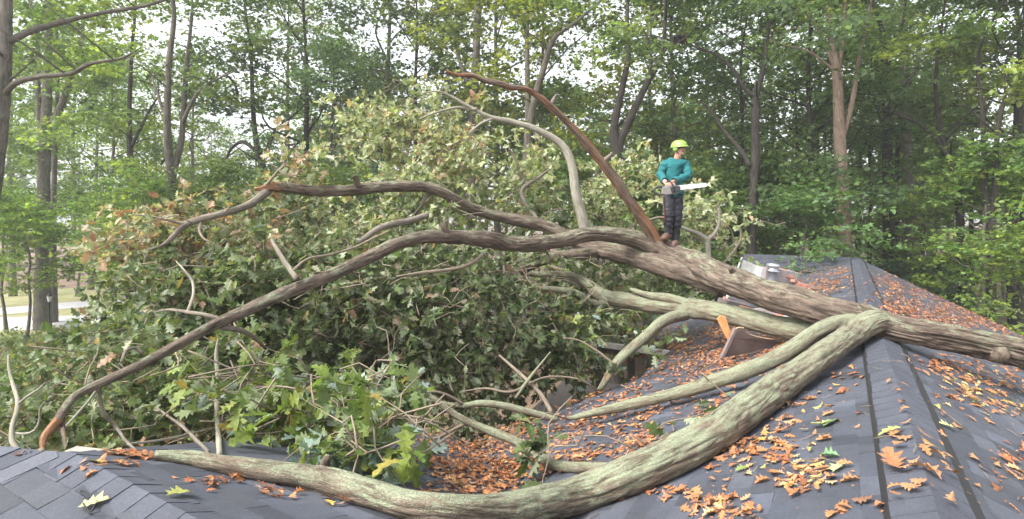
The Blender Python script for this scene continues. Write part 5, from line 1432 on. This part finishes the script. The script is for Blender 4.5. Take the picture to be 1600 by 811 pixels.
for k, (px_, d_, pr, sc) in enumerate([(480, 32, 3, 1.0), (545, 29, 0, .95), (600, 36, 1, 1.0), (660, 31, 5, 1.0), (690, 40, 2, 1.1), (780, 34, 0, 1.05), (860, 30, 5, .95), (905, 27, 1, .9), (930, 36, 3, 1.1), (1015, 31, 2, 1.0), (1060, 27, 3, .85), (1110, 30, 0, 1.0), (1230, 27, 1, .9), (1270, 24, 3, .8), (1355, 28, 5, .85), (1450, 28, 0, .9), (1500, 30, 2, 1.0), (1590, 24, 1, .85), (1640, 20, 0, .8), (520, 24, 3, .62), (450, 38, 0, 1.0)]):
    where = ["beyond the torn limb stub", "behind the pale drooping leaves", "deep behind the upper fallen leaves", "left of the straight pale trunk", "far behind the straight pale trunk", "between the straight pale trunk and the bending grey one", "right of the bending grey trunk", "above the pale curling limb", "far back left of the dark V trunk", "right of the dark V trunk", "straight above the worker", "left of the arching dark limb", "between the arching dark tree and the brown trunk", "beside the brown trunk, on the worker's side", "between the brown trunk and the dark forked one", "above the dark laurel", "behind the arching leaning tree", "behind the V-forked tree at the edge", "entering at the picture's edge over the trunk butt", "low and dense right of the dark branching trunk", "far back above the torn stub"][k]
    if k in (1, 4, 7, 8, 11, 12, 14, 15, 16): continue
    S("leafy_tree", "full green woodland tree " + where, px_, d_, PROTO[pr], sc, (rt.uniform(.85, 1.1), rt.uniform(.9, 1.1), rt.uniform(.8, 1)), rt.choice([M_TRUNK, M_TRUNKD]), "leafy trees filling the wood")
und = [(1540, 20, 4, .95, (1.1, 1.25, .9)), (1605, 21, 4, .95, (1.1, 1.25, .9)), (1490, 24, 4, 1.0, (1.0, 1.15, .9)), (1440, 24, 2, .95, (.8, .9, 1.1)), (1465, 22, 2, .85, (.8, .9, 1.1)), (1418, 27, 2, .7, (.8, .9, 1.1)), (1215, 24, 1, 1.0, (.95, 1.05, 1)), (1250, 21, 0, 1.05, (.9, 1.05, 1.05)), (1180, 25, 1, .95, (.9, 1, 1)), (1120, 22, 0, 1.1, (.9, .95, .9)), (1060, 24, 1, 1.0, (.85, .95, .9)), (1010, 23, 0, 1.1, (.85, .95, .9)),
       (10, 30, 4, .85, (1.4, 1.6, .8)), (40, 27, 4, .75, (1.4, 1.6, .8)), (120, 44, 4, 1.0, (1.3, 1.5, .9)), (150, 28, 4, .8, (1.2, 1.4, .9)), (225, 24, 4, .9, (1.1, 1.25, .9)), (180, 42, 4, .9, (1.2, 1.4, .9)), (250, 28, 1, .9, (1.1, 1.2, .9)), (320, 24, 0, 1.1, (1, 1.05, .9)), (370, 26, 1, 1.0, (.95, 1.05, .9)), (450, 22, 0, 1.1, (.9, 1, .9)), (520, 20, 1, .9, (1, 1.05, .9)), (900, 22, 1, 1.0, (.9, 1, .9)), (-40, 26, 4, .9, (1.2, 1.4, .9)), (1330, 40, 1, .6, (.8, .85, .9)), (1570, 34, 1, 1.0, (1, 1.1, .9)), (1530, 17, 3, .7, (1, 1.1, .9)), (1640, 17, 4, .7, (1.1, 1.2, .9))]
und_l = ["bright sapling spreading level sprays above the far roof corner", "bright sapling cut by the picture's edge above the trunk butt", "mid-green sapling beneath the arching leaning tree", "dark bluish laurel bush behind the roof slope, middle one", "dark bluish laurel bush behind the roof slope, nearest the bare ground", "dark bluish laurel bush behind the roof slope, nearest the broad grey trunk", "blue-green understory tree between arching tree and brown trunk", "dense understory tree just left of the tall brown trunk", "understory tree below the arching dark limb", "understory tree behind the pale leaves right of the worker", "shaded understory tree behind the worker", "shaded understory tree left of the worker",
         "yellow-green bush by the road at the picture's edge", "bright green bush in front of the road, left of the lamp post", "rounded green bush on the far lawn", "green sapling between the lamp post and the dark twisted trunk", "leafy sapling below the dark twisted trunk", "bright shrub across the road by the driveway", "leafy sapling between dark twisted trunk and twin stems", "leafy understory tree right of the twin stems", "understory tree under the bright sky gap", "understory tree above the torn limb stub", "understory tree behind the pale drooping leaves", "understory tree behind the rust-brown limb", "green bush beside the road entering at the edge", "low shaded sapling deep behind the roof peak", "sapling behind the V-forked tree", "small shrub on the bare ground below the roof corner", "sapling leaning in at the edge beyond the trunk"]
for k, (px_, d_, u_, sc, tn) in enumerate(und):
    S("laurel_bush" if u_ == 2 else ("shrub" if u_ == 3 or sc < .8 else "sapling"), und_l[k], px_, d_, UND[u_], sc, tn, M_TRUNK, "understory growth below the tall trees", cat="bush" if u_ in (2, 3) else "sapling")

# deep wood behind: one mass
VV, FF, CCl, off = [], [], [], 0
trp = []
rf = np.random.default_rng(5)
for k in range(105):
    az = rf.uniform(-58, 58); dd = rf.uniform(50, 105)
    x, y = dd * math.sin(math.radians(az)), dd * math.cos(math.radians(az))
    if x < -14 and y < 64: continue
    pr = PROTO[rf.integers(0, 6)] if rf.random() < 0.62 else UND[rf.integers(0, 2)]
    org, ax_, nr, sz, cl = pr[2]
    n = min(len(org), 1500 if pr in PROTO else 900)
    i = rf.choice(len(org), n, replace=False)
    s = rf.uniform(0.7, 0.95) * (1.0 if pr in PROTO else 1.3)
    a_ = rf.uniform(0, 6.28); ca, sa = math.cos(a_), math.sin(a_)
    Rm = np.array([[ca, sa, 0], [-sa, ca, 0], [0, 0, 1]])
    z = float(gz(np.array([x]), np.array([y]))[0])
    v, f = place_leaves(PLN, org[i] @ Rm * s + np.array([x, y, z]), ax_[i] @ Rm, nr[i], sz[i] * 2.5 * s, 1.3)
    tn = np.array([rf.uniform(.8, 1.1), rf.uniform(.85, 1.1), rf.uniform(.8, 1.05)])
    if az < -15: tn = tn * np.array([1.2, 1.3, 1.0])
    VV.append(v); FF.append(f + off); off += len(v); CCl.append(np.repeat(cl[i] * tn, len(PLN[0]), axis=0))
    trp.append(tube([np.array([x, y, z - .2]), np.array([x + rf.normal(0, .3), y, z + 7]), np.array([x + rf.normal(0, .6), y, z + 15])], [0.2, .16, .08], 6, 2))
link("forest", mesh_np("forest", np.vstack(VV), [np.vstack(FF)], False, np.vstack(CCl)), M_FOREST, None, label="deep green wood closing off the view behind the trees", cat="forest", kind="stuff")
link("forest_trunks", tube_mesh("forest_trunks", trp), M_TRUNKD, None, label="far dark trunks of the deep wood behind", cat="forest", kind="stuff")

# ground cover by the road
gparts = []
VV, FF, CCl, off = [], [], [], 0
n = 16000
gx = rf.uniform(-34, -2, n); gy = rf.uniform(12, 29.5, n)
hh_ = vnoise(gx * 0.5, gy * 0.5, gx * 0) * 1.0
org = np.stack([gx, gy, rf.uniform(0.05, 1, n) * hh_ * 0.7], -1)
v, f = place_leaves(PLN, org, rf.normal(0, 1, (n, 3)) + np.array([0, 0, .8]), rf.normal(0, .6, (n, 3)) + np.array([0, 0, 1]), rf.uniform(.12, .28, n), 1.0)
gc = np.array(GREENS + YELLOWG)[rf.integers(0, 8, n)] * rf.uniform(.9, 1.6, (n, 1))
link("undergrowth", mesh_np("undergrowth", v, [f], False, np.repeat(gc, len(PLN[0]), axis=0)), M_FOREST, None, label="low green undergrowth between house and road", cat="undergrowth", kind="stuff")

# lamp post by the road
lp_x = (77 - CX) / F * 30.0
lamp = empty("lamp_post", (lp_x, 30.0, 0), label="slim black garden lamp post between two trunks by the road", cat="lamp post")
M_BLACK = simple("black_painted_metal", (0.012, 0.012, 0.013), 0.45)
for nm, prof, mt in [("post", [(0.10, 0), (0.10, 0.12), (0.045, 0.16), (0.04, 1.55), (0.06, 1.58), (0.06, 1.62), (0.001, 1.62)], M_BLACK),
                     ("lantern", [(0.06, 1.62), (0.11, 1.86), (0.11, 1.9)], simple("lantern_glass", (0.75, 0.76, 0.78), 0.2)), ("lantern_roof", [(0.13, 1.9), (0.12, 1.93), (0.03, 2.03), (0.001, 2.08)], M_BLACK)]:
    o = link(nm, lathe(nm, prof, 12), mt); o.parent = lamp
# ball of leaves high in a tree (squirrel nest)
nb = PX(1062, 62, 21.1)
r_ = np.random.default_rng(3)
n = 260
dv = r_.normal(0, 1, (n, 3)); dv /= np.linalg.norm(dv, axis=1)[:, None]
v, f = place_leaves(PLN, dv * r_.uniform(.05, .2, (n, 1)) * np.array([1.1, 1.1, .8]), r_.normal(0, 1, (n, 3)), dv, r_.uniform(.10, .18, n))
nest = link("squirrel_nest", mesh_np("squirrel_nest", v, [f], False, np.tile([0.03, 0.024, 0.02], (len(v), 1))), M_DRY, None, label="dark ball of dead leaves high above the worker", cat="nest")
nest.location = nb

# ------------------------------------------------------------------ worker with chainsaw
MD = 9.32
def J(px_, py_, fwd=0.0):
    """joint seen at a photograph pixel on the worker's plane, then moved fwd metres toward the eye"""
    return PX(px_, py_, MD - fwd)
person = empty("person", J(1050, 382), label="worker in teal shirt and lime helmet standing on the limb with a chainsaw", cat="person")
SK = {
 'pelvis': (J(1052, 301, 0), .118, .095), 'belly': (J(1053, 287, .01), .125, .095), 'chest': (J(1054, 268, .0), .145, .105), 'upchest': (J(1055, 257, .0), .125, .088), 'neck0': (J(1057, 249, .01), .058, .058), 'neck1': (J(1059, 244.5, .03), .054, .056),
 'jaw': (J(1061, 240, .05), .062, .070), 'head': (J(1061, 232, .035), .078, .092), 'crown': (J(1061, 224.5, .02), .066, .078),
 'rsho': (J(1040, 256.5, .0), .057, .055), 'relb': (J(1031.5, 273, .03), .041, .041), 'rwri': (J(1037.5, 282.5, .27), .036, .034), 'rpalm': (J(1041, 286, .34), .040, .024),
 'lsho': (J(1071, 257, .02), .057, .055), 'lelb': (J(1076, 273.5, .12), .042, .042), 'lfore': (J(1064, 280, .26), .037, .036), 'lwri': (J(1053, 284, .36), .034, .032), 'lpalm': (J(1049, 286, .42), .040, .024),
 'rhip': (J(1046.5, 306, .0), .092, .098), 'rthi': (J(1046, 321, .04), .084, .086), 'rkne': (J(1045.5, 337, .07), .062, .066), 'rcal': (J(1044.5, 349, .03), .060, .064), 'rank': (J(1043, 364, -.01), .042, .046), 'rheel': (J(1043, 369.5, -.03), .042, .042), 'rtoe': (J(1037, 371.5, .17), .042, .030),
 'lhip': (J(1058.5, 306, .0), .090, .096), 'lthi': (J(1058.5, 323, .02), .080, .084), 'lkne': (J(1057.5, 342, .03), .060, .064), 'lcal': (J(1057, 356, -.03), .058, .062), 'lank': (J(1056, 374.5, -.06), .042, .046), 'lheel': (J(1056, 380.5, -.07), .042, .042), 'ltoe': (J(1053.5, 383, .13), .042, .030),
}
SE = [('pelvis', 'belly'), ('belly', 'chest'), ('chest', 'upchest'), ('upchest', 'neck0'), ('neck0', 'neck1'), ('neck1', 'jaw'), ('jaw', 'head'), ('head', 'crown'), ('upchest', 'rsho'), ('rsho', 'relb'), ('relb', 'rwri'), ('rwri', 'rpalm'),
      ('upchest', 'lsho'), ('lsho', 'lelb'), ('lelb', 'lfore'), ('lfore', 'lwri'), ('lwri', 'lpalm'), ('pelvis', 'rhip'), ('rhip', 'rthi'), ('rthi', 'rkne'), ('rkne', 'rcal'), ('rcal', 'rank'), ('rank', 'rheel'), ('rheel', 'rtoe'), ('pelvis', 'lhip'), ('lhip', 'lthi'), ('lthi', 'lkne'), ('lkne', 'lcal'), ('lcal', 'lank'), ('lank', 'lheel'), ('lheel', 'ltoe')]
def skin_mesh(nodes, edges, root, sub=2):
    names = list(nodes)
    me = bpy.data.meshes.new("skin_tmp")
    me.from_pydata([tuple(nodes[k][0]) for k in names], [(names.index(a_), names.index(b_)) for a_, b_ in edges], [])
    o = bpy.data.objects.new("skin_tmp", me); COL.objects.link(o)
    m = o.modifiers.new("s", 'SKIN'); m.use_smooth_shade = True
    for i, k in enumerate(names):
        sv = me.skin_vertices[0].data[i]
        sv.radius = (nodes[k][1], nodes[k][2]); sv.use_root = (k == root)
    s2 = o.modifiers.new("d", 'SUBSURF'); s2.levels = sub; s2.render_levels = sub
    dg = bpy.context.evaluated_depsgraph_get()
    ev = o.evaluated_get(dg)
    out = bpy.data.meshes.new_from_object(ev)
    bpy.data.objects.remove(o); bpy.data.meshes.remove(me)
    return out
body = skin_mesh(SK, SE, 'pelvis', 3)
n = len(body.vertices); co = np.zeros(n * 3, np.float32); body.vertices.foreach_get("co", co); co = co.reshape(-1, 3)
region = {}
for a_, b_ in SE:
    k = 'shirt'
    if b_ in ('neck0', 'neck1', 'jaw', 'head', 'crown', 'rpalm', 'lpalm'): k = 'skin'
    if a_[1:] in ('hip', 'thi', 'kne', 'cal') or b_ in ('rhip', 'lhip'): k = 'trousers'
    if a_[1:] in ('ank', 'heel'): k = 'boot'
    region[(a_, b_)] = k
segs = [(SK[a_][0], SK[b_][0], region[(a_, b_)], (SK[a_][1] + SK[b_][1]) / 2) for a_, b_ in SE]
M_SKIN = simple("skin", (0.48, 0.27, 0.20), 0.55, 0.06, 20)
M_TEAL = simple("teal_shirt", (0.007, 0.11, 0.118), 0.9, 0.12, 14, bump=0.3)
M_TROU = simple("charcoal_trousers", (0.022, 0.022, 0.03), 0.8, 0.2, 12, bump=0.3)
M_BOOT = simple("brown_boot", (0.10, 0.055, 0.04), 0.7, 0.25, 14)
M_LIME = simple("lime_helmet", (0.19, 0.31, 0.05), 0.55, 0.06, 5, coat=0.4)
M_HAIR = simple("dark_hair", (0.02, 0.014, 0.01), 0.7)
# body: one continuous mesh (skin); garments are separate shells over it
hands = []
def finger_chains(palm, wrist, grip_dir, up, n=4):
    """four curled fingers and a thumb rooted in the palm"""
    out = []
    fwd = (palm - wrist); fwd /= np.linalg.norm(fwd)
    side = np.cross(fwd, up); side /= np.linalg.norm(side)
    for k in range(4):
        o0 = palm + side * (k - 1.5) * 0.020 + fwd * 0.012
        L = [0.030, 0.034, 0.032, 0.026][k]
        p1 = o0 + fwd * L; p2 = p1 + fwd * L * 0.35 - up * L * 0.85; p3 = p2 - fwd * L * 0.6 - up * L * 0.35
        out.append([o0, p1, p2, p3])
    t0 = palm - side * 0.032 - fwd * 0.015
    out.append([t0, t0 - side * 0.022 + fwd * 0.022 - up * .008, t0 - side * 0.016 + fwd * 0.045 - up * 0.026])
    return out
fpts = []
for palm, wr in (('rpalm', 'rwri'), ('lpalm', 'lwri')):
    for chn in finger_chains(SK[palm][0], SK[wr][0], None, np.array([0, -0.35, 0.94])):
        fpts.append(tube(chn, [0.0105] + [0.0095] * (len(chn) - 2) + [0.008], 8, 0.012))
fV, fQ, fT, fB = join(fpts)
bf = [list(p.vertices) for p in body.polygons]
allv = [tuple(v) for v in co] + [tuple(v) for v in fV]
allf = bf + [[i + n for i in f] for f in fQ.tolist()] + [[i + n for i in f] for f in fT.tolist()]
me = bpy.data.meshes.new("body"); me.from_pydata(allv, [], allf); me.update()
for p in me.polygons: p.use_smooth = True
# face: brow, nose, mouth pushed into the head, turned toward the chainsaw bar
hc = SK['head'][0]; look = np.array([0.62, -0.78, -0.02]); look /= np.linalg.norm(look); upv = np.array([0, 0, 1.0]); sidev = np.cross(look, upv)
link("body", me, M_SKIN, person)
def blob(name, c, r, ax_, mat, parent, seg=10, rings=7, deform=None):
    th = np.linspace(0, np.pi, rings); ph = np.linspace(0, 2 * np.pi, seg, endpoint=False)
    prof = np.stack([np.sin(th), np.cos(th)], -1)
    V = []
    for s_, c_ in prof:
        for q in ph:
            V.append(np.array(c) + ax_[0] * (s_ * math.cos(q) * r[0]) + ax_[1] * (s_ * math.sin(q) * r[1]) + ax_[2] * (c_ * r[2]))
    i = np.arange(rings - 1)[:, None] * seg; j = np.arange(seg)[None, :]; k = (j + 1) % seg
    Q = np.stack([i + j, i + seg + j, i + seg + k, i + k], -1).reshape(-1, 4)
    return link(name, mesh_np(name, np.array(V), [Q], True), mat, parent)
AX = (look, sidev, upv)
hd0 = hc + look * 0.0
blob("nose", hc + look * 0.088 + upv * -0.012, (0.022, 0.013, 0.024), AX, M_SKIN, person)
blob("chin", hc + look * 0.062 + upv * -0.085, (0.030, 0.032, 0.022), AX, M_SKIN, person)
M_DARK = simple("dark_eye", (0.03, 0.02, 0.018), 0.4)
M_LIP = simple("lip", (0.33, 0.13, 0.11), 0.5)
for s_ in (-1, 1):
    blob("eye", hc + look * 0.079 + sidev * s_ * 0.030 + upv * 0.016, (0.008, 0.013, 0.007), AX, M_DARK, person)
    blob("ear", hc + sidev * s_ * 0.082 + look * -0.01, (0.018, 0.010, 0.030), AX, M_SKIN, person)
blob("mouth", hc + look * 0.080 + upv * -0.052, (0.010, 0.024, 0.006), AX, M_LIP, person)
blob("hair", hc - look * 0.018 + upv * 0.012, (0.092, 0.088, 0.085), AX, M_HAIR, person, 16, 10)

cen = np.array([co[f].mean(0) for f in bf])
bestd = np.full(len(cen), 1e9); creg = np.full(len(cen), '', dtype=object)
for A, B_, reg_, rad in segs:
    ab = B_ - A; t_ = np.clip(((cen - A) @ ab) / np.dot(ab, ab), 0, 1)
    dd_ = np.linalg.norm(cen - A - t_[:, None] * ab, axis=1) / rad
    m_ = dd_ < bestd
    bestd[m_] = dd_[m_]; creg[m_] = reg_
def garment(name, reg, mat, off):
    vn = np.zeros(n * 3, np.float32); body.vertices.foreach_get("normal", vn); vn = vn.reshape(-1, 3)
    mask = creg == reg
    if name == 'shirt':      # covers the hips
        mask = mask | ((creg == 'trousers') & (cen[:, 2] > J(1052, 303)[2]))
    if name == 'trousers':
        mask = mask | ((creg == 'shirt') & (cen[:, 2] < J(1052, 296)[2]) & (np.abs(cen[:, 0] - SK['pelvis'][0][0]) < 0.17) & (cen[:, 1] > MD - 0.17))
    sel = [bf[i] for i in np.where(mask)[0]]
    used = sorted({i for f in sel for i in f}); mp = {i: k for k, i in enumerate(used)}
    P = co[used]
    fold = 1.6 * (vnoise(P[:, 0] * 14, P[:, 1] * 14, P[:, 2] * 26) - 0.45) + 0.8 * (vnoise(P[:, 0] * 40, P[:, 1] * 40, P[:, 2] * 40) - .5)
    P = P + vn[used] * (off + 0.016 * fold)[:, None]
    m = bpy.data.meshes.new(name); m.from_pydata([tuple(v) for v in P], [], [[mp[i] for i in f] for f in sel]); m.update()
    for p in m.polygons: p.use_smooth = True
    o = link(name, m, mat, person)
    so = o.modifiers.new("thick", 'SOLIDIFY'); so.thickness = 0.008; so.offset = -0.5
    return o
garment("trousers", 'trousers', M_TROU, 0.013)
garment("shirt", 'shirt', M_TEAL, 0.020)
garment("boot", 'boot', M_BOOT, 0.024)
link("collar", tube_mesh("collar", [tube([SK['neck0'][0] + np.array([math.cos(a_) * .068, math.sin(a_) * .066, -.006 + .012 * math.sin(a_)]) for a_ in np.linspace(0, 2 * np.pi, 13)], [0.014] * 13, 8, 0.03)]), M_TEAL, person)
# helmet: dome with brim, ear defenders and raised visor rim
hel = empty("helmet", hc + upv * 0.03); hel.parent = person; hel.matrix_basis = Matrix.Translation(Vector(hc + upv * 0.03) - person.location)
def hlink(name, me, mat):
    o = link(name, me, mat); o.parent = hel; return o
ang = math.atan2(look[0], -look[1])
dome = lathe("shell", [(0.128, -0.012), (0.127, 0.0), (0.122, 0.03), (0.108, 0.062), (0.082, 0.088), (0.045, 0.104), (0.001, 0.108)], 28)
hlink("shell", dome, M_LIME).matrix_basis = Matrix.Rotation(ang, 4, 'Z') @ Matrix.Diagonal((0.92, 1.12, 1.0, 1))
br = lathe("brim", [(0.120, 0.006), (0.150, -0.014), (0.150, -0.020), (0.118, -0.006)], 28)
hlink("brim", br, M_LIME).matrix_basis = Matrix.Rotation(ang, 4, 'Z') @ Matrix.Translation((0, -0.015, 0)) @ Matrix.Diagonal((0.86, 1.12, 1.0, 1))
for s_ in (-1, 1):
    o = hlink("ear_defender", lathe("ear_defender", [(0.001, -0.03), (0.035, -0.03), (0.045, -0.015), (0.045, 0.01), (0.03, 0.022), (0.001, 0.024)], 16), M_LIME)
    c = sidev * s_ * 0.098 - upv * 0.045
    o.matrix_basis = Matrix.Translation(c) @ Vector(sidev * s_).to_track_quat('Z', 'Y').to_matrix().to_4x4()
hlink("strap", tube_mesh("strap", [tube([sidev * .09 + upv * -.05, sidev * .062 + look * .03 + upv * -.115, sidev * 0 + look * .052 + upv * -.148, sidev * -.062 + look * .03 + upv * -.115, sidev * -.09 + upv * -.05], [0.006] * 5, 6, 0.02)]), M_BLACK)
# red side stripe on the trousers
st = [SK[k][0] + np.array([-SK[k][1] * 1.04 - 0.022, -0.045, 0]) for k in ('rhip', 'rthi', 'rkne', 'rcal')]
link("trouser_stripe", tube_mesh("trouser_stripe", [tube(st, [0.008] * 4, 8, 0.05)]), simple("red_stripe", (0.16, 0.035, 0.04), 0.8), person)

# chainsaw
saw = empty("chainsaw", J(1048, 296, .42), label="grey chainsaw with silver bar held at the worker's waist", cat="chainsaw")
M_SAWG = simple("grey_saw_housing", (0.19, 0.18, 0.17), 0.5, 0.2, 12)
M_SAWD = simple("dark_saw_plastic", (0.03, 0.03, 0.032), 0.5)
M_BAR = simple("bright_steel_bar", (0.86, 0.87, 0.90), 0.22, 0.04, 12, metal=0.35)
M_CHAIN = simple("chain_steel", (0.28, 0.28, 0.29), 0.35, 0.2, 60, metal=0.8)
sd0 = PX(1048, 296, MD - .42); sd1 = PX(1097, 286.5, MD - .46)
xs_ = Vector(sd1 - sd0); xs_.z *= 0.55; xs_.normalize(); ys_ = Vector((0, 1, 0)); ys_ = (ys_ - xs_ * ys_.dot(xs_)).normalized(); zs_ = xs_.cross(ys_)
SM = Matrix(((xs_[0], ys_[0], zs_[0], 0), (xs_[1], ys_[1], zs_[1], 0), (xs_[2], ys_[2], zs_[2], 0), (0, 0, 0, 1)))
def slink(name, me, mat):
    o = link(name, me, mat); o.parent = saw; o.matrix_basis = SM; return o
def extrude(name, prof, y0, y1, bevel=0.008):
    m = len(prof)
    V = [(x, y0, z) for x, z in prof] + [(x, y1, z) for x, z in prof]
    Fv = [list(range(m)), list(range(2 * m - 1, m - 1, -1))] + [[i, m + i, m + (i + 1) % m, (i + 1) % m] for i in range(m)]
    me = bpy.data.meshes.new(name); me.from_pydata(V, [], Fv); me.update()
    import bmesh
    bm = bmesh.new(); bm.from_mesh(me)
    bmesh.ops.recalc_face_normals(bm, faces=bm.faces[:])
    if bevel: bmesh.ops.bevel(bm, geom=bm.edges[:], offset=bevel, segments=2, affect='EDGES', profile=0.6)
    bm.to_mesh(me); bm.free()
    return me
slink("housing", extrude("housing", [(-0.15, -0.055), (-0.10, -0.078), (0.09, -0.078), (0.14, -0.045), (0.145, 0.03), (0.10, 0.062), (-0.02, 0.072), (-0.13, 0.045)], -0.055, 0.06, 0.014), M_SAWG)
slink("clutch_cover", extrude("clutch_cover", [(0.0, -0.06), (0.12, -0.05), (0.14, 0.03), (0.06, 0.05), (-0.02, 0.03)], -0.085, -0.055, 0.01), M_SAWD)
slink("rear_handle", tube_mesh("rear_handle", [tube([(-0.12, 0, 0.05), (-0.18, 0, 0.065), (-0.235, 0, 0.04), (-0.25, 0, -0.01), (-0.20, 0, -0.06), (-0.12, 0, -0.06)], [0.017] * 6, 10, 0.02)]), M_SAWD)
slink("front_handle", tube_mesh("front_handle", [tube([(0.03, -0.085, -0.04), (0.02, -0.095, 0.05), (0.0, -0.07, 0.12), (-0.01, 0.0, 0.135), (0.0, 0.08, 0.11), (0.03, 0.085, 0.0)], [0.013] * 6, 10, 0.02)]), M_SAWD)
slink("hand_guard", extrude("hand_guard", [(0.07, 0.06), (0.085, 0.06), (0.10, 0.15), (0.085, 0.155)], -0.07, 0.07, 0.004), M_SAWD)
bar = [(0.12, -0.022), (0.12, 0.042), (0.50, 0.038), (0.525, 0.028), (0.537, 0.010), (0.525, -0.008), (0.50, -0.018)]
slink("guide_bar", extrude("guide_bar", bar, -0.075, -0.066, 0.0), M_BAR)
cp = [(0.12, -0.071, 0.046), (0.30, -0.071, 0.045), (0.50, -0.071, 0.042), (0.53, -0.071, 0.031), (0.543, -0.071, 0.010), (0.53, -0.071, -0.011), (0.50, -0.071, -0.022), (0.30, -0.071, -0.026), (0.12, -0.071, -0.026)]
slink("chain", tube_mesh("chain", [tube(cp, [0.005] * len(cp), 5, 0.012, 0, 0.5)]), M_CHAIN)

# ------------------------------------------------------------------ damp air over the wood
hm_, hn, hl_, ho = new_mat("damp_air")
pv = hn.new("ShaderNodeVolumePrincipled")
pv.inputs['Color'].default_value = (0.93, 0.95, 0.96, 1)
pv.inputs['Density'].default_value = 0.0015
pv.inputs['Anisotropy'].default_value = 0.2
hl_.new(pv.outputs[0], ho.inputs['Volume'])
link("haze", box_mesh("haze", (-960, 960, -960, 960, -1.5, 36)), hm_, None, label="thin pale damp air hanging between the trees", kind="stuff")
